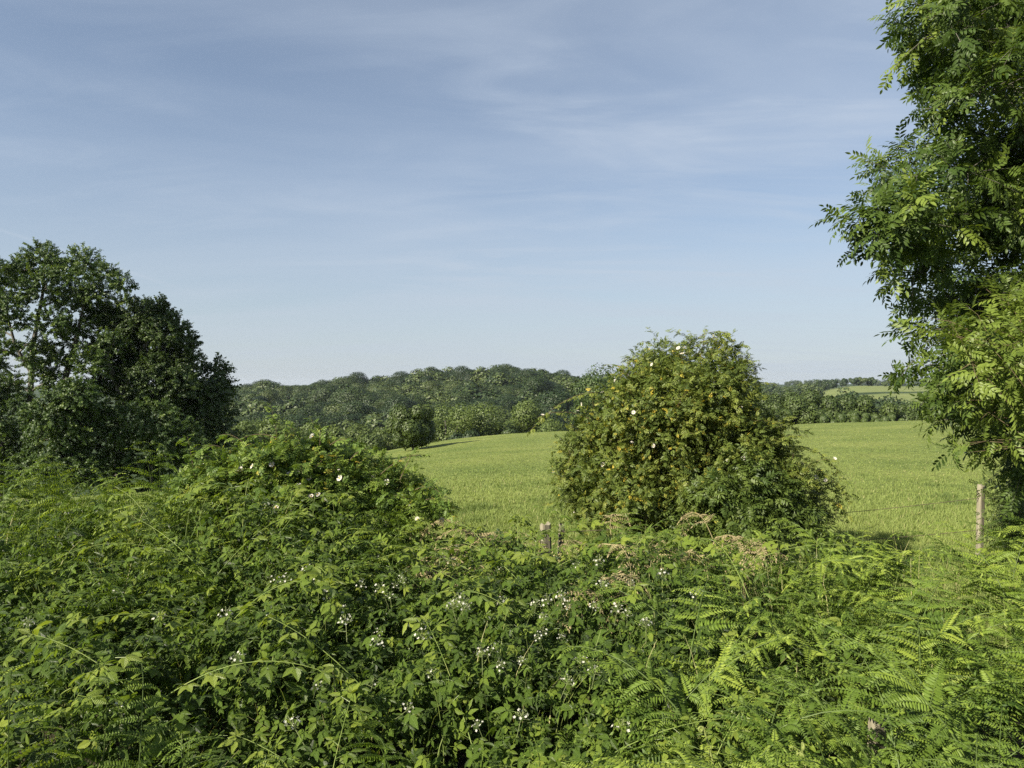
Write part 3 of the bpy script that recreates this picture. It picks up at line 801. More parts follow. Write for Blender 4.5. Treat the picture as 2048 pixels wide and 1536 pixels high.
far_tree('hawthorn_tree', 'rounded hawthorn standing alone on the meadow slope, its shadow to the right', 'tree', 826, 800, 905, 98, 56, 41, M['thorn'], 16000, 0.19, -0.06, 26)
mids = [
    (895, 792, 120, 118, 'willow', 'pale green willow directly behind the lone meadow hawthorn'), (960, 796, 100, 122, 'willow', 'pale green willow right of the one behind the lone hawthorn'),
    (1062, 790, 96, 128, 'willow', 'pale rounded willow just left of the rose shoots'), (1010, 830, 70, 124, 'willow', 'low willow between two taller pale willows'), (850, 808, 70, 130, 'willow', 'pale willow peeping over the lone hawthorn, left side'),
    (705, 822, 88, 112, 'valley', 'mid green tree above the gap where the meadow meets the low rose'), (640, 842, 90, 104, 'valley', 'bushy tree just over the top of the low rose, right of its middle'),
    (755, 850, 80, 108, 'valley', 'low dark tree against the left side of the lone hawthorn'), (590, 828, 90, 98, 'willow', 'yellowish green tree over the top of the low rose'),
    (520, 820, 100, 92, 'willow', 'yellowish green tree nearest the left tree group'), (470, 836, 80, 88, 'willow', 'small yellow green tree half behind the thorn at the left group'),
    (1110, 845, 70, 110, 'willow', 'low round bush by the left edge of the tall rose'), (930, 858, 60, 112, 'wood', 'shrub at the foot of the pale willows'), (1025, 858, 60, 112, 'wood', 'shrub at the meadow edge below two pale willows'),
    (1212, 732, 120, 96, 'oak', 'dark oak showing over the left shoulder of the tall rose'), (1300, 760, 110, 99, 'oak', 'dark oak mostly hidden behind the tall rose'), (1490, 738, 84, 98, 'oak', 'dark oak showing over the right shoulder of the tall rose'),
    (800, 846, 60, 116, 'wood', 'shrub just left behind the lone hawthorn')]
for k, (px, pt, wp, Y, mt, lab) in enumerate(mids):
    far_tree({'willow': 'willow_tree', 'oak': 'oak_tree', 'wood': 'valley_tree', 'valley': 'valley_tree'}[mt], lab, 'tree', px, pt, 0, wp, Y, 50 + k, M[mt], 12500, 0.0031 * Y, 0.03, 11, group='trees along the bottom of the meadow')
hedge = [(1545, 790, 60, 88, 'thorn', 'hedge tree at the left end of the right hedge'), (1590, 766, 100, 90, 'thorn', 'tallest domed tree of the hedge beyond the meadow'), (1640, 782, 70, 92, 'thorn', 'rounded hedge tree just right of the tallest dome'),
         (1685, 784, 80, 92, 'thorn', 'brownish hedge tree in the middle of the right hedge'), (1735, 790, 80, 93, 'thorn', 'dark hedge tree below the far green field'), (1780, 800, 80, 94, 'thorn', 'hedge tree stepping down towards the ash'),
         (1825, 806, 70, 95, 'thorn', 'lower hedge bush left of the hanging ash leaves'), (1870, 798, 80, 95, 'thorn', 'hedge tree partly behind the hanging ash leaves'), (1930, 792, 110, 96, 'thorn', 'hedge tree behind the ash crown'), (1555, 815, 50, 84, 'thorn', 'low hedge bush casting shade on the meadow edge'),
         (1655, 815, 60, 87, 'thorn', 'low bush in front of the middle hedge'), (1710, 822, 60, 88, 'thorn', 'small bush at the hedge foot'), (1770, 825, 60, 89, 'thorn', 'small hedge bush under the stepped trees'), (1845, 828, 60, 90, 'thorn', 'small hedge bush at the right meadow rim')]
for k, (px, pt, wp, Y, mt, lab) in enumerate(hedge):
    far_tree('hedge_tree', lab, 'tree', px, pt, 0, wp, Y, 80 + k, M[mt], 11000, 0.0031 * Y, 0.0, 12, group='trees of the hedge beyond the meadow')
row = [(1640, 758, 7, 590, 'thin ragged tree at the left end of the skyline row'), (1667, 757, 17, 596, 'rounded tree next to the thin ragged one on the skyline'), (1686, 756, 14, 600, 'round tree standing apart in the skyline row'), (1708, 755, 24, 600, 'first tree of the joined clump on the skyline'),
       (1724, 753, 24, 602, 'tallest of the joined skyline trees'), (1742, 755, 20, 604, 'last tree of the joined skyline clump'), (1792, 748, 36, 606, 'skyline tree beside the hanging ash leaves'), (1772, 762, 14, 600, 'small skyline bush left of the ash leaves')]
for k, (px, pt, wp, Y, lab) in enumerate(row):
    far_tree('skyline_tree', lab, 'tree', px, pt, 0, wp, Y, 110 + k, M['wood'], 3500, 0.9, 0.12, 9, group='row of trees on the far field')

# woodland on the far hill
VAR = []
for k, (h, w, shp) in enumerate(((15, 16, 'round'), (13, 15, 'round'), (17, 13, 'round'), (12, 13, 'round'), (14, 18, 'round'), (15, 7, 'conifer'))):
    wd, lv = crown_tree(200 + k, h, w, 15000, 0.52, 0.03, shp, 7, 0.17)
    VAR.append((wd.mesh('trunk', M['bark']), lv.mesh('crown', M['wood']), lv))
rw = np.random.default_rng(91)
cand = []
for y in np.arange(186, 500, 10.0):
    for x in np.arange(-0.47 * y, 0.36 * y, 10.2):
        xx, yy = x + rw.uniform(-5, 5), y + rw.uniform(-5, 5)
        cand.append((xx, yy))
cand = np.array(cand)
cand = cand[np.argsort(cand[:, 1])]
ridge = np.array([(rw.uniform(-0.42, 0.30) * yy, yy) for yy in rw.uniform(395, 470, 150)])
GW = 'woodland trees covering the far hill'
vis = (cand[:, 0] / cand[:, 1] > -0.43) & (cand[:, 0] / cand[:, 1] < 0.16)
keep = np.where(vis)[0]
keep = keep[np.linspace(0, len(keep) - 1, 290).astype(int)] if len(keep) > 290 else keep
ks = set(keep.tolist())
mass = Acc()
for k, (x, y) in enumerate(np.concatenate([cand, ridge])):
    v = int(rw.integers(5)) if rw.random() > (0.25 if (y > 410 and -0.37 < x / y < -0.26) else 0.02) else 5
    s = rw.uniform(0.62, 0.98); rz = rw.uniform(0, 6.28)
    z = float(terrain(x, y)) - (0 if k in ks else 0.8)
    if k in ks:
        t = thing('woodland_tree', 'woodland tree among the dense rounded crowns on the far hill', 'tree', (x, y, z), GW, rz)
        t.scale = (s * rw.uniform(1.05, 1.5), s * rw.uniform(1.05, 1.5), s * 0.95)
        link('trunk', VAR[v][0], t); link('crown', VAR[v][1], t)
    else:
        a = VAR[v][2]; V = np.concatenate(a.V); F = np.concatenate(a.F); T = np.concatenate(a.T)
        nf = len(LF_BIT.F); nv = len(LF_BIT.V); nl = len(V) // nv; q = nl // 10   # leaves are in random order: a tenth of them, larger
        V = V[:q * nv].reshape(q, nv, 3); c = V.mean(1, keepdims=True); V = (c + (V - c) * 2.6).reshape(-1, 3)
        R = np.array([[math.cos(rz), -math.sin(rz), 0], [math.sin(rz), math.cos(rz), 0], [0, 0, 1]])
        mass.add(V @ R.T * s * np.array([1.25, 1.25, 0.95]) + np.array([x, y, z]), F[:q * nf], np.clip(T[:q * nv] + rw.normal(0, 0.2), 0, 1))
# woods on the lower right slope and on the low blue ridge
for (x, y) in [(rw.uniform(0.33, 0.55) * yy, yy) for yy in rw.uniform(180, 330, 150)] + [(rw.uniform(0.30, 0.46) * yy, yy) for yy in rw.uniform(500, 900, 90)] + [(rw.uniform(-0.1, 0.9) * yy, yy) for yy in rw.uniform(1300, 1600, 240)]:
    s = rw.uniform(0.6, 0.95); z = float(terrain(x, y)); a = VAR[int(rw.integers(5))][2]
    V = np.concatenate(a.V); F = np.concatenate(a.F); T = np.concatenate(a.T); nf = len(LF_BIT.F); nv = len(LF_BIT.V); q = 700
    V = V[:q * nv].reshape(q, nv, 3); c = V.mean(1, keepdims=True); V = (c + (V - c) * 3.0).reshape(-1, 3)
    mass.add(V * s + np.array([x, y, z]), F[:q * nf], np.clip(T[:q * nv] + rw.normal(0, 0.15), 0, 1))
tag(put('distant_woodland', mass, M['wood']), 'dark green woodland massed on the far hill and ridges', 'woodland', None, 'stuff')


# ------------------------------------------------------------------ meadow grass
def meadow_grass():
    rng = np.random.default_rng(61)
    n = 460000
    u = rng.random(n)
    y = (5.2 ** -0.9 + u * (80.0 ** -0.9 - 5.2 ** -0.9)) ** (-1 / 0.9)
    x = rng.uniform(-0.62, 0.80, n) * y
    patch = wav(x + 0.6 * wav(x, y, 0.9), y * 0.8, 0.75, 1.0) * 0.5 + wav(x + y * 0.3, y - 0.2 * x, 1.9, 4.0) * 0.5
    h = 0.06 + 0.05 * rng.random(n) + 0.10 * smooth(0.3, 0.8, patch)
    h *= 0.95 - 0.45 * smooth(12, 30, y)
    th = rng.uniform(0, 6.28, n)
    lean = rng.normal(0, 0.35, (n, 2)) * h[:, None] + np.array([0.10, 0.02]) * h[:, None]
    wdt = (0.0020 + 0.00026 * y) * rng.uniform(0.6, 1.3, n)
    b = np.stack([x, y, terrain(x, y) - 0.01], 1)
    s = np.stack([np.cos(th), np.sin(th), 0 * th], 1) * wdt[:, None]
    mid = b + np.column_stack([lean * 0.35, h * 0.6]); tip = b + np.column_stack([lean, h])
    V = np.stack([b - s, b + s, mid + s * 0.8, mid - s * 0.8, tip], 1).reshape(-1, 3)
    k = (np.arange(n) * 5)[:, None]
    F = np.concatenate([k + [0, 1, 2], k + [0, 2, 3], k + [3, 2, 4]])
    tint = np.clip(0.56 + 0.09 * rng.normal(size=n) - 0.40 * smooth(0.10, 0.6, patch) * (0.65 + 0.35 * smooth(35, 12, y)) + 0.12 * wav(x, y, 0.13, 7.0), 0, 0.86)  # taller patches tinted darker: tussock shading put into the blade colour
    tint = np.where(rng.random(n) < 0.03, 0.97, tint)
    acc = Acc(); acc.add(V, F, np.repeat(tint, 5))
    tag(put('meadow_grass', acc, M['grass']), 'short sunlit meadow grass with darker tufts', 'grass', None, 'stuff')


meadow_grass()


# ------------------------------------------------------------------ fence
def post_mesh(w, d, h, seed, jag=0.02):
    rng = np.random.default_rng(seed)
    acc = Acc(); n = 10; lv = 12
    V = []
    for i in range(lv):
        t = i / (lv - 1)
        for j in range(n):
            a = 2 * math.pi * j / n
            sx = np.sign(math.cos(a)) * abs(math.cos(a)) ** 0.6; sy = np.sign(math.sin(a)) * abs(math.sin(a)) ** 0.6
            k = 1 + 0.05 * math.sin(5 * t + j) + rng.normal(0, 0.018) - 0.06 * t
            z = t * (h + 0.3) - 0.3 + (rng.uniform(-jag, jag) if i == lv - 1 else 0)
            V.append((sx * w / 2 * k + 0.012 * math.sin(2.2 * t), sy * d / 2 * k, z))
    F = []
    for i in range(lv - 1):
        for j in range(n):
            q = (j + 1) % n
            a, b, c, e = i * n + j, i * n + q, (i + 1) * n + q, (i + 1) * n + j
            F += [(a, b, c), (a, c, e)]
    V.append((0, 0, h - 0.01)); c = len(V) - 1
    for j in range(n): F.append(((lv - 1) * n + j, (lv - 1) * n + (j + 1) % n, c))
    acc.add(V, F, 0.5)
    return acc


def post(px, py_top, Y, w, label, seed, tilt=0.0, jag=0.02):
    g = gnd(px, Y); top = at(px, py_top, Y)[2]
    t = put('fence_post', post_mesh(w, w * 0.8, top - g[2], seed, jag), M['post'], None, g)
    t.rotation_euler = (0, tilt, 0.4)
    return tag(t, label, 'fence post', 'weathered fence posts along the meadow'), np.array([g[0], g[1], top])


tp1 = post(1958, 970, 9.6, 0.098, 'tall pale weathered fence post at the right, standing in front of the meadow', 1, 0.035, 0.025)[1]
tp2 = post(1094, 1048, 7.1, 0.11, 'wider of the two broken post stumps beside the tall rose', 2, -0.03, 0.03)[1]
tp3 = post(1112, 1050, 7.25, 0.06, 'narrow split stump close to the wider post stump', 3, 0.06, 0.035)[1]
tp4 = post(1735, 1440, 3.0, 0.07, 'short post top showing among the bright bracken near the path', 4, 0.05, 0.012)[1]
fw = Acc()
for dz in (-0.18, -0.62):
    a, b = tp2 + [0, 0, dz * 0.5], tp1 + [0, 0, dz]
    mid = (a + b) / 2 - [0, 0, 0.10]
    tube(fw, bez(a, mid, b, 16), 0.0035, 5)
    tube(fw, bez(b, b + np.array([1.5, 0.3, -0.08]), b + np.array([3.0, 0.6, 0.0]), 8), 0.003, 5)
tag(put('fence_wire', fw, M['wire']), 'thin rusty fence wire strung to the tall pale post', 'wire')


# ------------------------------------------------------------------ bracken
def frond(seed, npair=13, npin=13, stipe=0.45, blade=0.75, el0=82, el1=10, wid=0.33, low=False, curl=0.0, flat=0.25):
    """one bracken frond at the origin, growing up and arching towards +x"""
    rng = np.random.default_rng(seed)
    nS = 40
    pts = [np.zeros(3)]; els = []
    tot = stipe + blade
    for i in range(nS):
        s = (i + 0.5) / nS * tot
        b = max(0, (s - stipe) / blade)
        el = math.radians(el0 - (el0 - el1) * (0.15 * s / tot + 0.85 * b ** 0.9) - curl * max(0, b - 0.85) / 0.15)
        els.append(el)
        pts.append(pts[-1] + np.array([math.cos(el), 0, math.sin(el)]) * tot / nS)
    pts = np.array(pts); pts[:, 1] += 0.03 * np.sin(np.linspace(0, 3, nS + 1) + seed)
    sv = np.linspace(0, tot, nS + 1)
    stem = Acc(); tube(stem, pts[::2], np.linspace(0.0040, 0.0008, len(pts[::2])), 5)
    bl = Acc(); pp, pd, pn, ps, pti = [], [], [], [], []
    for i in range(npair):
        f = (i + 0.3) / npair; f = f ** 0.92
        s = stipe + blade * f
        c = np.array([np.interp(s, sv, pts[:, a]) for a in range(3)])
        el = els[min(nS - 1, int(s / tot * nS))]
        tg = np.array([math.cos(el), 0, math.sin(el)]); nn = np.array([-math.sin(el), 0, math.cos(el)])
        l = wid * (1 - f) ** 0.8 * (0.9 if i == 0 else 1) + 0.012
        for sg in (-1, 1):
            a = math.radians(rng.uniform(50, 84)); ll = l * rng.uniform(0.7, 1.15)
            if rng.random() < 0.05: continue
            pdv = norm(tg * math.cos(a) + np.array([0, sg, 0]) * math.sin(a) + nn * rng.uniform(-0.2, 0.4) + np.array([flat, 0, 0]) * (1 - f))
            m = max(4, int(npin * (ll / wid) ** 0.7))
            q = (np.arange(m) + 0.5) / m
            axis = c + pdv * (ll * q)[:, None]
            dr = rng.uniform(0.2, 0.55) * ll
            axis[:, 2] -= dr * q ** 2
            dax = norm(pdv + np.array([0, 0, -2 * dr / ll])[None] * q[:, None])
            pl_n = norm(nn * 0.8 + np.array([0, 0, 0.6]) + 0.28 * rng.normal(size=3))
            tp = rng.normal(0.38 + 0.3 * f, 0.12)
            if not low: tube(stem, np.vstack([c, axis[::3], axis[-1]]), 0.0006, 3)
            for sd in (-1, 1):
                across = norm(np.cross(pl_n[None], dax)) * sd
                pp.append(axis); pd.append(norm(across + dax * 0.35 + 0.05 * rng.normal(size=axis.shape)))
                pn.append(norm(pl_n + 0.25 * rng.normal(size=axis.shape)))
                ps.append((0.115 * ll + 0.010) * (1 - q) ** 0.6 * (0.6 + 0.4 * np.minimum(1, q * 5))); pti.append(np.full(m, tp))
            pp.append(axis[-1:]); pd.append(dax[-1:]); pn.append(pl_n[None]); ps.append(np.array([0.02])); pti.append(np.array([tp]))
    P = np.concatenate(pp); S = np.concatenate(ps)
    tpl = PIN_LOW if low else PIN
    scatter(bl, tpl, P, np.concatenate(pd), np.concatenate(pn), np.maximum(S, 0.007) * (1.25 if low else 1.0), np.clip(np.concatenate(pti), 0, 1))
    return stem, bl, pts[:, 2].max(), pts


STY = []
for k, (e0, e1, st, bd, wd, cu) in enumerate(((84, 5, 0.62, 0.60, 0.28, 0), (82, -15, 0.65, 0.62, 0.27, 30), (86, 50, 0.5, 0.6, 0.24, 90), (88, 35, 0.6, 0.58, 0.25, 140), (80, -5, 0.6, 0.68, 0.30, 0), (86, 62, 0.45, 0.6, 0.22, 60), (84, 20, 0.6, 0.65, 0.28, 0), (78, -25, 0.7, 0.6, 0.27, 20), (87, 66, 0.5, 0.72, 0.32, 60), (85, 48, 0.5, 0.75, 0.34, 40))):
    STY.append((e0, e1, st, bd, wd, cu))
HI = []
for k, s in enumerate(STY):
    stem, bl, hm, pts = frond(300 + k, 10 if k > 7 else 11, 22, s[2], s[3], s[0], s[1], s[4], False, s[5])
    HI.append((stem.mesh('stalk', M['fern_stem']), bl.mesh('blade', M['fern']), hm))
LO = []
for k, s in enumerate(STY):
    stem, bl, hm, pts = frond(400 + k, 10, 14, s[2], s[3], s[0], s[1], s[4], True, s[5])
    LO.append((stem, bl, hm))

# zones of bracken: photo columns, depth range, number, canopy height, label, group
def h_left(x, y): return 1.40 + 0.36 * smooth(4.6, 6.4, y) + 0.05 * smooth(150, 420, x / y * F_PX + 1024) + 0.10 * wav(x, y, 1.3)
def h_right(x, y): return 1.09 + 0.10 * wav(x, y, 1.5, 2) + 0.16 * smooth(1850, 2050, x / y * F_PX + 1024)
def h_front(x, y): return 1.08 + 0.09 * wav(x, y, 2.1, 3)
def h_centre(x, y): return 1.0 + 0.09 * wav(x, y, 1.8, 5)


ZONES = [
    ('left', (-120, 420), (4.0, 6.8), 96, h_left, 'upright bracken frond in the tall mound of fern at the left', 'bracken of the left mound', (8, 9, 3, 8, 9)),
    ('leftmix', (220, 800), (4.4, 5.8), 36, lambda x, y: h_left(x, y) - 0.10, 'bracken frond rising between the low rose and the brambles', 'bracken below the low rose', (8, 9, 2, 3)),
    ('right', (1170, 1850), (3.2, 6.8), 100, h_right, 'arching bracken frond on the slope below the tall rose and elder', 'bracken below the tall rose', (0, 1, 4, 6, 3, 2, 5)),
    ('edge', (1800, 2160), (2.6, 7.2), 46, h_right, 'bracken frond at the right edge below the ash and tall post', 'bracken at the right edge', (0, 1, 4, 6, 3, 2)),
    ('front', (1330, 2120), (2.15, 3.3), 48, h_front, 'large bright bracken frond nearest the path at lower right', 'bracken nearest the path', (0, 1, 4, 6, 3, 2)),
    ('bottom', (-60, 1400), (2.4, 2.75), 26, lambda x, y: 1.13 + 0.08 * wav(x, y, 2, 1), 'small bright bracken tip poking up along the bottom edge', 'bracken tips along the bottom', (2, 3, 5)),
    ('post', (1640, 1840), (2.55, 2.9), 14, lambda x, y: 1.06 + 0.0 * x, 'bright bracken frond hiding the foot of the short post top', 'bracken round the short post', (0, 1, 4, 6)),
    ('centre', (880, 1300), (5.4, 6.9), 22, h_centre, 'bracken frond by the broken stumps in the meadow gap', 'bracken in the meadow gap', (2, 3, 0, 6)),
]
rf = np.random.default_rng(71)
massf = Acc()
for zn, (p0, p1), (y0, y1), cnt, hf, lab, grp, sty in ZONES:
    for part, c2 in (('own', int(cnt * 0.88)), ('mass', int(cnt * 2.2) if zn in ('left', 'leftmix', 'right', 'edge', 'front') else 0)):
        for _ in range(c2):
            y = math.sqrt(rf.uniform(y0 ** 2, y1 ** 2)); px = rf.uniform(p0, p1)
            x = (px - 1024) / F_PX * y
            # keep the view into the meadow beside the tall post open
            if y > 5.0 and 1045 < px < 1165: continue
            if zn in ('right', 'edge') and 1800 < px < 1960 and y > 5.6: continue
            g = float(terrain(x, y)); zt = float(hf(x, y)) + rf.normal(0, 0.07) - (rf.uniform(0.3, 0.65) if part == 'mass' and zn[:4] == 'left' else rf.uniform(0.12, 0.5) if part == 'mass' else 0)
            v = int(rf.choice(sty)); rz = rf.normal(-1.45, 0.7) if (v in (2, 3, 5, 8, 9) and rf.random() < 0.8) else (rf.normal(0, 0.6) + (math.pi if rf.random() < 0.5 else 0) if rf.random() < 0.55 else rf.uniform(0, 6.28))
            if part == 'own':
                sc = max(0.35, (zt - g) / HI[v][2])
                sc = min(sc, 1.5) * {'right': 1.22, 'front': 1.25, 'edge': 1.2, 'left': 1.15, 'leftmix': 1.1}.get(zn, 1.0)
                t = thing('bracken_frond', lab, 'fern', (x, y, zt - sc * HI[v][2]), grp, rz)
                t.scale = (sc * rf.uniform(0.85, 1.1), sc * rf.uniform(0.85, 1.1), sc)
                t.rotation_euler = (rf.normal(0, 0.1), rf.normal(0, 0.1), rz)
                link('stalk', HI[v][0], t); link('blade', HI[v][1], t)
            else:
                sc = min(max(0.35, (zt - g) / LO[v][2]), 1.5)
                R = np.array([[math.cos(rz), -math.sin(rz), 0], [math.sin(rz), math.cos(rz), 0], [0, 0, 1]]) * sc
                b = LO[v][1]
                massf.add(np.concatenate(b.V) @ R.T + np.array([x, y, zt - sc * LO[v][2]]), np.concatenate(b.F), np.clip(np.concatenate(b.T) + rf.normal(-0.15, 0.16), 0, 1))  # tint lowered so the gaps between taller fronds look shaded
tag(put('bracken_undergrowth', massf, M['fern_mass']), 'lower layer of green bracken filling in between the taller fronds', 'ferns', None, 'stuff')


# young fronds still rolled up
def fiddlehead(seed):
    rng = np.random.default_rng(seed)
    acc = Acc(); fl = Acc()
    H = 0.75
    pts = [np.array([0.09 * t * t, 0.05 * math.sin(3 * t), H * t]) for t in np.linspace(0, 1, 9)]
    c = pts[-1] + np.array([0.016, 0, 0]); r0 = 0.016
    for a in np.linspace(math.pi, -1.6 * math.pi, 18)[1:]:
        r0 *= 0.945
        pts.append(c + np.array([math.cos(a) * r0, 0.0, math.sin(a) * r0]))
    tube(acc, pts, np.concatenate([np.linspace(0.006, 0.004, 9), np.linspace(0.0055, 0.004, 17)]), 6)
    # rolled side shoots
    for k in range(5):
        t = 0.72 + 0.06 * k; sg = 1 if k % 2 else -1
        p0 = np.array([0.09 * t * t, 0.05 * math.sin(3 * t), H * t]); L = 0.07 - 0.008 * k
        q = [p0 + np.array([0.1 * L, sg * L * s, 0.5 * L * s]) for s in np.linspace(0, 1, 5)]
        cc = q[-1] + np.array([0, sg * 0.006, -0.012]); rr = 0.009
        for a in np.linspace(1.5, -4.2, 10):
            rr *= 0.93; q.append(cc + np.array([0, sg * math.cos(a) * rr, math.sin(a) * rr]))
        tube(acc, q, np.concatenate([np.full(5, 0.0022), np.full(10, 0.0035)]), 5)
        n = 10
        P = np.array(q)[np.linspace(0, 6, n).astype(int)]
        sd = np.where(np.arange(n) % 2, 1.0, -1.0)
        scatter(fl, PIN, P, np.stack([sd, np.full(n, 0.3 * sg), np.full(n, 0.2)], 1), np.tile([0, 0.2, 1.0], (n, 1)), 0.024, 0.95)
    return acc.mesh('stalk', M['crozier'], True), fl.mesh('leaflets', M['fern'])


FD = [fiddlehead(500 + k) for k in range(3)]
for k, (px, py, Y) in enumerate(((1565, 1400, 2.5), (1455, 1400, 2.6), (1650, 1450, 2.4), (1950, 1480, 2.3), (700, 1480, 2.4), (520, 1490, 2.4))):
    p = at(px, py, Y); v = k % 3; sc = rf.uniform(0.75, 1.05)
    t = thing('fiddlehead_fern', 'young fern stalk with rolled yellow tip among the bracken near the path', 'fern', (p[0], p[1], p[2] - 0.78 * sc), 'rolled young ferns near the path', rf.uniform(0, 6.28))
    t.scale = (sc * 0.85,) * 3
    t.rotation_euler = (rf.normal(0, 0.12), rf.normal(0, 0.12), rf.uniform(0, 6.28))
    link('stalk', FD[v][0], t); link('leaflets', FD[v][1], t)

# last year's dead bracken, brown and collapsed
DD = []
for k in range(3):
    stem, bl, hm, pts = frond(600 + k, 10, 8, 0.55, 0.40, 88, -95, 0.13, False, 40)
    DD.append((stem.mesh('stalk', M['dead']), bl.mesh('blade', M['dead']), hm))
for k in range(28):
    if k < 20: px, Y, zt = rf.uniform(850, 1330), rf.uniform(4.6, 6.2), 1.16 + rf.normal(0, 0.06)
    else: px, Y, zt = rf.uniform(1360, 1560), rf.uniform(5.0, 6.3), 1.10 + rf.normal(0, 0.08)
    if 1040 < px < 1165 and Y > 5.0: px -= 150
    x = (px - 1024) / F_PX * Y; v = k % 3; g = float(terrain(x, Y)); sc = min(1.4, max(0.5, (zt - g) / DD[v][2]))
    t = thing('dead_frond', 'dry brown dead bracken frond ' + ('in the gap between the brambles and the stumps' if k < 20 else 'standing in front of the elder'), 'dead fern', (x, Y, zt - sc * DD[v][2]), 'dead bracken in the gap' if k < 20 else 'dead bracken before the elder', rf.uniform(0, 6.28))
    t.scale = (sc, sc, sc); t.rotation_euler = (rf.normal(0, 0.2), rf.normal(0, 0.2), rf.uniform(0, 6.28))
    link('stalk', DD[v][0], t); link('blade', DD[v][1], t)


# ------------------------------------------------------------------ brambles
def hb(x, y):
    """top of the bramble thicket"""
    px = x / np.maximum(y, .1) * F_PX + 1024
    h = np.interp(y, [1.2, 2.2, 2.9, 3.6, 4.6, 6.0, 7.0], [0.55, 0.62, 0.78, 1.02, 1.20, 1.02, 0.75])
    h = h + smooth(4.0, 5.0, y) * (0.30 * smooth(900, 560, px) + 0.06 * smooth(700, 450, px) - 0.10 * smooth(450, 300, px)) - 0.12 * smooth(6.0, 6.6, y) * smooth(900, 1000, px) * smooth(1260, 1180, px)
    h = h - 0.22 * smooth(4.9, 5.6, y) * smooth(1030, 1070, px) * smooth(1185, 1145, px)
    h = h + 0.14 * wav(x, y, 1.4, 6) + 0.10 * wav(x, y, 3.3, 2) + 0.10 * smooth(500, 100, px)
    return h - 0.10 * smooth(1250, 1500, px)


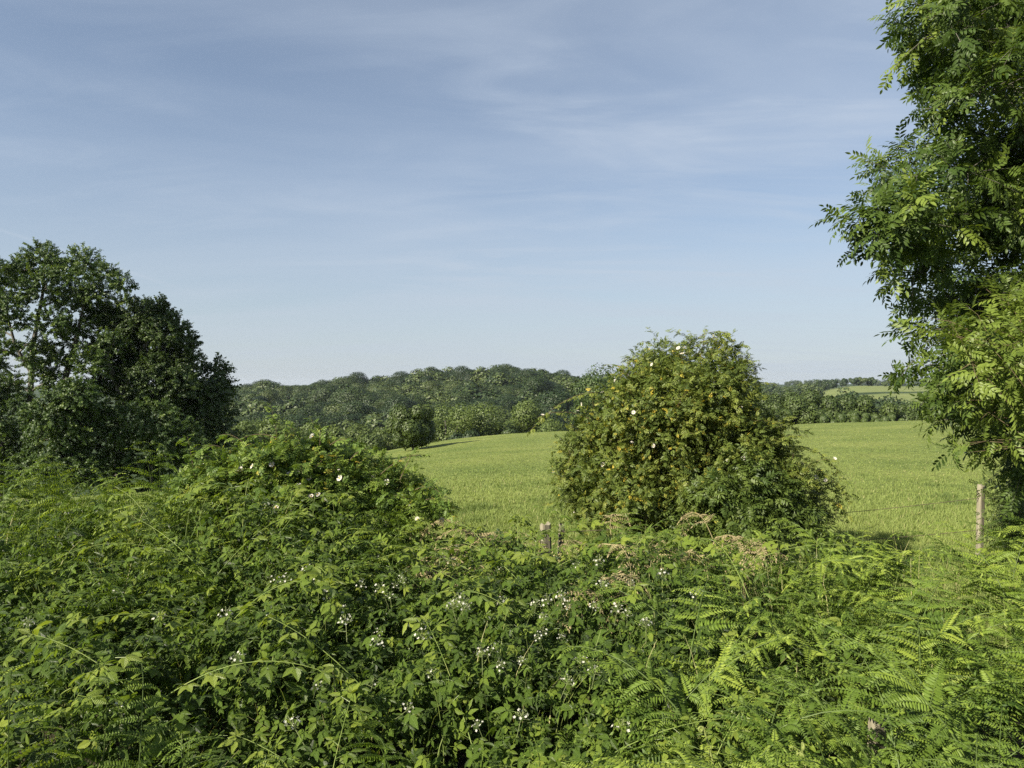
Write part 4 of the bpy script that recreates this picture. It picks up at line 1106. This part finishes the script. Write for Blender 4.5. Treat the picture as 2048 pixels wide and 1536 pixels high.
def brambles():
    rng = np.random.default_rng(81)
    t = thing('bramble_thicket', 'dense bramble thicket with toothed leaves and white flower heads filling the foreground', 'brambles', (0, 4, float(terrain(0, 4))))
    base = np.array([0, 4, float(terrain(0, 4))])
    n = 33000
    y = np.sqrt(rng.uniform(1.7 ** 2, 6.7 ** 2, n)); px = rng.uniform(-160, 1720, n); x = (px - 1024) / F_PX * y
    keep = rng.random(n) < (1 - 0.9 * smooth(1130, 1430, px)) * (1 - 0.85 * smooth(4.0, 4.6, y) * smooth(600, 430, px))
    x, y, px = x[keep], y[keep], px[keep]; n = len(x)
    z = hb(x, y) - rng.exponential(0.15, n) - 0.28 * smooth(0.35, 0.7, wav(x, y, 4.6, 8)) + 0.06 * wav(x, y, 6.5, 3) + 0.045 * rng.normal(size=n)
    e = 0.08
    gx = (hb(x + e, y) - hb(x - e, y)) / (2 * e); gy = (hb(x, y + e) - hb(x, y - e)) / (2 * e)
    sn = norm(np.stack([-gx, -gy, np.ones(n)], 1))
    z = np.maximum(z, terrain(x, y) + 0.03)
    P = np.stack([x, y, z], 1)
    nn = norm(sn * 0.8 + np.array([-0.35, -0.2, 0.4]) + 0.5 * rng.normal(size=(n, 3)))
    d = rng.normal(size=(n, 3)); d = norm(d - (d * nn).sum(1, keepdims=True) * nn + np.array([0, -0.15, -0.08]))
    size = 0.088 * rng.uniform(0.5, 1.0, n) * np.where(rng.random(n) < 0.25, 1.45, 1.0)
    tint = np.clip(rng.normal(0.42, 0.23, n) + 0.16 * wav(x, y, 1.1, 9), 0, 1)
    lv = Acc(); five = rng.random(n) < 0.3
    scatter(lv, T_BR3, P[~five] - d[~five] * (size[~five] * 0.5)[:, None], d[~five], nn[~five], size[~five], tint[~five])
    scatter(lv, T_BR5, P[five] - d[five] * (size[five] * 0.5)[:, None], d[five], nn[five], size[five], tint[five])
    n2 = 9000
    y = np.sqrt(rng.uniform(1.9 ** 2, 5.0 ** 2, n2)); px = rng.uniform(-200, 1500, n2); x = (px - 1024) / F_PX * y
    z = np.maximum(terrain(x, y) + 0.04, hb(x, y) - rng.uniform(0.1, 0.6, n2))
    nn = norm(np.array([-0.3, -0.35, 0.8]) + 0.5 * rng.normal(size=(n2, 3))); d = norm(rng.normal(size=(n2, 3)) + np.array([0, -.3, -.3]))
    scatter(lv, T_BR3, np.stack([x, y, z], 1), d, nn, 0.105 * rng.uniform(0.6, 1.3, n2), np.clip(rng.normal(0.3, 0.2, n2), 0, 1))
    lv.V = [v - base for v in lv.V]
    put('foliage', lv, M['bramble'], t)
    # arching first-year canes
    for k in range(46):
        y0 = rng.uniform(2.5, 5.6); px0 = rng.uniform(200, 1500); x0 = (px0 - 1024) / F_PX * y0
        th = rng.uniform(0, 6.28); Lc = rng.uniform(0.5, 1.05)
        x1, y1 = x0 + math.cos(th) * Lc, max(2.0, y0 + math.sin(th) * Lc * 0.7)
        a = np.array([x0, y0, float(hb(x0, y0)) - 0.12]); b = np.array([x1, y1, float(hb(x1, y1)) + rng.uniform(0.03, 0.22)])
        st, ll = Acc(), Acc()
        arching(rng, ll, st, a, b, rng.uniform(0.1, 0.3), T_BR5, 0.115, 14, 0.8, 0.0032)
        # small fresh leaves at the tip
        m = 5
        scatter(ll, LF_BR, np.tile(b, (m, 1)), norm(b - a + 0.9 * rng.normal(size=(m, 3)) * Lc), norm(np.array([0, -.3, 1.0]) + 0.5 * rng.normal(size=(m, 3))), 0.045 * rng.uniform(0.7, 1.3, m), 0.97)
        st.V = [v - base for v in st.V]; ll.V = [v - base for v in ll.V]
        c = put('cane', st, M['cane'], t, sm=True)
        put('leaves', ll, M['bramble'], c)
    # flower heads: panicles of small white flowers and buds
    heads = []
    for k in range(4):
        pa, bu = Acc(), Acc()
        nfl = int(rng.integers(9, 19)); Hh = rng.uniform(0.07, 0.13)
        for i in range(nfl):
            f = i / nfl; z0 = Hh * (0.35 + 0.65 * f); r = 0.045 * (1 - 0.6 * f); a = i * 2.4
            c = np.array([math.cos(a) * r, math.sin(a) * r, z0])
            tube(bu, [np.array([0, 0, z0 * 0.6]), c], 0.0012, 3)
            if rng.random() < 0.72:
                m = 5; th = np.arange(m) * 2 * math.pi / m
                up = norm(c * np.array([1, 1, 0]) * 12 + np.array([0, 0, 0.6]) + rng.normal(size=3) * 0.4)
                e1 = norm(np.cross(up, [0.3, 0.8, 0.1])); e2 = np.cross(up, e1)
                dd = np.cos(th)[:, None] * e1 + np.sin(th)[:, None] * e2 + 0.25 * up
                scatter(pa, leaflet(0.4, 2, 0.1, -0.15, 0.6), np.tile(c, (m, 1)), dd, np.tile(up, (m, 1)), 0.0105, 0.5)
            else:
                rb = 0.005
                ico = np.array([(rb, 0, 0), (-rb, 0, 0), (0, rb, 0), (0, -rb, 0), (0, 0, rb * 1.4), (0, 0, -rb)])
                bu.add(ico + c, [(0, 2, 4), (2, 1, 4), (1, 3, 4), (3, 0, 4), (2, 0, 5), (1, 2, 5), (3, 1, 5), (0, 3, 5)], 0.5)
        tube(bu, [np.array([0, 0, -0.08]), np.array([0, 0, Hh])], 0.002, 4)
        heads.append((bu.mesh('flower_head', M['bud']), pa.mesh('petals', M['petal_b'])))
    spots = [(905, 1115), (880, 1110), (935, 1195), (925, 1205), (1070, 1200), (1095, 1195), (1085, 1250), (1080, 1262), (965, 1300), (1050, 1305), (640, 1165), (655, 1180), (810, 1155), (790, 1160), (720, 1160), (695, 1235), (850, 1240), (1195, 1120), (1185, 1200), (1230, 1215), (1260, 1160), (1160, 1310), (745, 1355), (810, 1400),
             (635, 1355), (1040, 1420), (960, 1435), (325, 1225), (455, 1220), (240, 1180), (60, 1240), (555, 1145), (575, 1150), (1000, 1130), (490, 1305), (250, 1400), (1455, 1415), (1390, 1180), (1290, 1240), (870, 1330), (600, 1440), (1130, 1350), (1240, 1440), (540, 1225), (680, 1205), (1330, 1145), (1010, 1195), (760, 1250)]
    spots += [(px_ + rng.normal(0, 45), py_ + rng.normal(0, 22)) for px_, py_ in spots[:22]]
    for px, py in spots:
        ys = np.linspace(2.2, 6.6, 120); xs = (px - 1024) / F_PX * ys; zs = CAM[2] - (py - 768) / F_PX * ys
        hit = np.where(zs < hb(xs, ys) + 0.05)[0]
        i = hit[0] if len(hit) else 80
        v = heads[int(rng.integers(4))]
        o = link('flower_head', v[0], t, np.array([xs[i], ys[i] - 0.03, zs[i] - 0.045]) - base)
        o.rotation_euler = (rng.normal(0.15, 0.3), rng.normal(0, 0.3), rng.uniform(0, 6.28)); o.scale = (rng.uniform(0.55, 0.95),) * 3
        link('petals', v[1], o)


brambles()


def rank_grass():
    rng = np.random.default_rng(88)
    n = 2600
    y = np.sqrt(rng.uniform(2.4 ** 2, 6.8 ** 2, n)); px = rng.uniform(-100, 2100, n); x = (px - 1024) / F_PX * y
    dens = 0.25 + 0.75 * smooth(0.1, 0.6, wav(x, y, 0.9, 12)) + smooth(4.6, 5.4, y) * smooth(800, 950, px) * smooth(1700, 1500, px)
    k = (rng.random(n) < dens) & ~((y > 4.8) & (px > 1050) & (px < 1160)); x, y, px = x[k], y[k], px[k]; n = len(x)
    z = hb(x, y) - 0.35; H = rng.uniform(0.30, 0.55, n)
    th = rng.uniform(0, 6.28, n); ln = rng.uniform(0.05, 0.30, n)
    acc = Acc(); N_ = 6; t = np.linspace(0, 1, N_)
    c = np.stack([x[:, None] + np.cos(th)[:, None] * ln[:, None] * t ** 2, y[:, None] + np.sin(th)[:, None] * ln[:, None] * t ** 2, z[:, None] + H[:, None] * (t - 0.25 * (ln / 0.3)[:, None] * t ** 3)], -1)
    w = (0.0028 * rng.uniform(0.6, 1.3, n))[:, None] * np.maximum(1 - t, 0.06)[None] ** 0.5
    sd = np.stack([-np.sin(th), np.cos(th), 0 * th], 1)[:, None] * w[..., None]
    V = np.stack([c - sd, c + sd], 2).reshape(-1, 3)
    b = (np.arange(n) * 2 * N_)[:, None]; F = []
    for i in range(N_ - 1):
        q = 2 * i
        F += [b + [q, q + 1, q + 3], b + [q, q + 3, q + 2]]
    tint = np.where(rng.random(n) < 0.35, 0.97, np.clip(rng.normal(0.55, 0.15, n), 0, 0.86))
    acc.add(V, np.concatenate(F), np.repeat(tint, 2 * N_))
    tag(put('rank_grass', acc, M['grass']), 'thin green and straw coloured grass growing through the brambles and bracken', 'grass', None, 'stuff')


rank_grass()

# ------------------------------------------------------------------ light, sky, camera
SUN_EL, SUN_AZ = math.radians(32), math.radians(38)   # from the left, a little behind the camera
sd = np.array([-math.cos(SUN_AZ) * math.cos(SUN_EL), -math.sin(SUN_AZ) * math.cos(SUN_EL), math.sin(SUN_EL)])
lamp = bpy.data.lights.new('sun', 'SUN'); lamp.energy = 5.0; lamp.angle = math.radians(0.5); lamp.color = (1.0, 0.92, 0.76)
so = bpy.data.objects.new('sun', lamp); COL.objects.link(so); so.rotation_euler = Vector(sd).to_track_quat('Z', 'Y').to_euler(); so.location = (-30, -10, 30)

wd = bpy.data.worlds.new('World'); SC.world = wd; wd.use_nodes = True
T = wd.node_tree; N = T.nodes; L = T.links; N.clear()
out = N.new('ShaderNodeOutputWorld'); bg = N.new('ShaderNodeBackground'); bg.inputs[1].default_value = 0.052
sky = N.new('ShaderNodeTexSky'); sky.sky_type = 'NISHITA'; sky.sun_disc = False; sky.sun_elevation = SUN_EL
sky.sun_rotation = math.atan2(sd[0], sd[1]); sky.air_density = 1.0; sky.dust_density = 0.5; sky.ozone_density = 2.5; sky.altitude = 50
tc = N.new('ShaderNodeTexCoord')
sx = N.new('ShaderNodeSeparateXYZ'); L.new(tc.outputs['Generated'], sx.inputs[0])


def math_node(op, a, b=None, c=None, clamp=False):
    n = N.new('ShaderNodeMath'); n.operation = op; n.use_clamp = clamp
    for i, v in enumerate((a, b, c)):
        if v is None: continue
        if isinstance(v, (int, float)): n.inputs[i].default_value = v
        else: L.new(v, n.inputs[i])
    return n.outputs[0]


# thin high cloud lying on a flat layer overhead
zz = math_node('ADD', math_node('MAXIMUM', sx.outputs[2], 0.0), 0.10)
cx = math_node('DIVIDE', sx.outputs[0], zz); cy = math_node('DIVIDE', sx.outputs[1], zz)
cv = N.new('ShaderNodeCombineXYZ'); L.new(cx, cv.inputs[0]); L.new(cy, cv.inputs[1])
mp = N.new('ShaderNodeMapping'); mp.inputs['Rotation'].default_value = (0, 0, math.radians(66)); mp.inputs['Scale'].default_value = (0.30, 0.75, 1); mp.inputs['Location'].default_value = (0.7, 0.4, 0)
L.new(cv.outputs[0], mp.inputs[0])
c1 = N.new('ShaderNodeTexNoise'); c1.inputs['Scale'].default_value = 1.0; c1.inputs['Detail'].default_value = 8; c1.inputs['Roughness'].default_value = 0.55; c1.inputs['Distortion'].default_value = 0.8
L.new(mp.outputs[0], c1.inputs[0])
mp2 = N.new('ShaderNodeMapping'); mp2.inputs['Rotation'].default_value = (0, 0, math.radians(60)); mp2.inputs['Scale'].default_value = (0.6, 1.7, 1)
L.new(cv.outputs[0], mp2.inputs[0])
c2 = N.new('ShaderNodeTexNoise'); c2.inputs['Scale'].default_value = 1.6; c2.inputs['Detail'].default_value = 8; c2.inputs['Roughness'].default_value = 0.55; c2.inputs['Distortion'].default_value = 1.2
L.new(mp2.outputs[0], c2.inputs[0])
c3 = N.new('ShaderNodeTexNoise'); c3.inputs['Scale'].default_value = 0.45; c3.inputs['Detail'].default_value = 3; L.new(cv.outputs[0], c3.inputs[0])


def mr(v, a, b, c=0.0, d=1.0):
    n = N.new('ShaderNodeMapRange'); n.interpolation_type = 'SMOOTHSTEP'; L.new(v, n.inputs[0])
    for i, q in enumerate((a, b, c, d)): n.inputs[1 + i].default_value = q
    return n.outputs[0]


veil = mr(c1.outputs[0], 0.30, 0.75)
wisp = math_node('MULTIPLY', mr(c2.outputs[0], 0.42, 0.75), mr(c3.outputs[0], 0.32, 0.58))
side = mr(sx.outputs[0], -0.55, 0.2, 0.62, 1.0)
cl = math_node('MULTIPLY', math_node('ADD', math_node('MULTIPLY_ADD', veil, 0.44, 0.32), math_node('MULTIPLY', wisp, 0.27)), side, None, True)
# an old aircraft trail low on the left
A_, B_ = norm(at(-60, 440, 1) - CAM), norm(at(375, 582, 1) - CAM); nrm = norm(np.cross(A_, B_)); midd = norm(A_ + B_); half = float(A_ @ midd)
dp = N.new('ShaderNodeVectorMath'); dp.operation = 'DOT_PRODUCT'; L.new(tc.outputs['Generated'], dp.inputs[0]); dp.inputs[1].default_value = nrm
dm = N.new('ShaderNodeVectorMath'); dm.operation = 'DOT_PRODUCT'; L.new(tc.outputs['Generated'], dm.inputs[0]); dm.inputs[1].default_value = midd
trail = math_node('MULTIPLY', mr(math_node('ABSOLUTE', dp.outputs['Value']), 0.0, 0.0035, 0.16, 0.0), mr(dm.outputs['Value'], half - 0.002, half + 0.006))
cl = math_node('ADD', cl, trail, None, True)
mix = N.new('ShaderNodeMix'); mix.data_type = 'RGBA'; L.new(cl, mix.inputs[0]); L.new(sky.outputs[0], mix.inputs[6]); mix.inputs[7].default_value = (4.7, 5.4, 6.4, 1)
hz = N.new('ShaderNodeMix'); hz.data_type = 'RGBA'; L.new(mr(sx.outputs[2], -0.02, 0.30, 0.75, 0.0), hz.inputs[0]); L.new(mix.outputs[2], hz.inputs[6]); hz.inputs[7].default_value = (4.5, 5.1, 5.7, 1)
L.new(hz.outputs[2], bg.inputs[0]); L.new(bg.outputs[0], out.inputs[0])

# the air over the valley
hm = bpy.data.materials.new('air'); t_, N_2, L_2 = nt(hm)
ho = N_2.new('ShaderNodeOutputMaterial'); hv = N_2.new('ShaderNodeVolumePrincipled'); hv.inputs['Color'].default_value = (0.80, 0.88, 1.0, 1); hv.inputs['Density'].default_value = 0.00008; hv.inputs['Anisotropy'].default_value = 0.2
L_2.new(hv.outputs[0], ho.inputs['Volume'])
zlo = min(float(v.co.z) for n_ in ('meadow', 'hills') for v in bpy.data.objects[n_].data.vertices) - 1.0
x0, x1, y0, y1, z0, z1 = -4010, 4010, -410, 6010, zlo, 32.0
ha = Acc(); ha.add([(x, y, z) for x in (x0, x1) for y in (y0, y1) for z in (z0, z1)], [(0, 1, 3, 2), (4, 6, 7, 5), (0, 4, 5, 1), (2, 3, 7, 6), (0, 2, 6, 4), (1, 5, 7, 3)])
tag(put('haze', ha, hm), 'thin blue summer haze lying over the valley', 'haze', None, 'stuff')

cam = bpy.data.cameras.new('camera'); cam.lens = 24.5; cam.sensor_width = 36; cam.clip_end = 12000; cam.clip_start = 0.05
co = bpy.data.objects.new('camera', cam); COL.objects.link(co); co.location = CAM; co.rotation_euler = (math.radians(90), 0, 0)
SC.camera = co
SC.view_settings.view_transform = 'Standard'; SC.view_settings.look = 'None'; SC.view_settings.gamma = 1; SC.view_settings.exposure = 1.2
SC.view_settings.use_curve_mapping = False
SC.cycles.use_denoising = False; SC.cycles.max_bounces = 6; SC.cycles.diffuse_bounces = 2; SC.cycles.transmission_bounces = 3; SC.cycles.glossy_bounces = 2; SC.cycles.transparent_max_bounces = 4
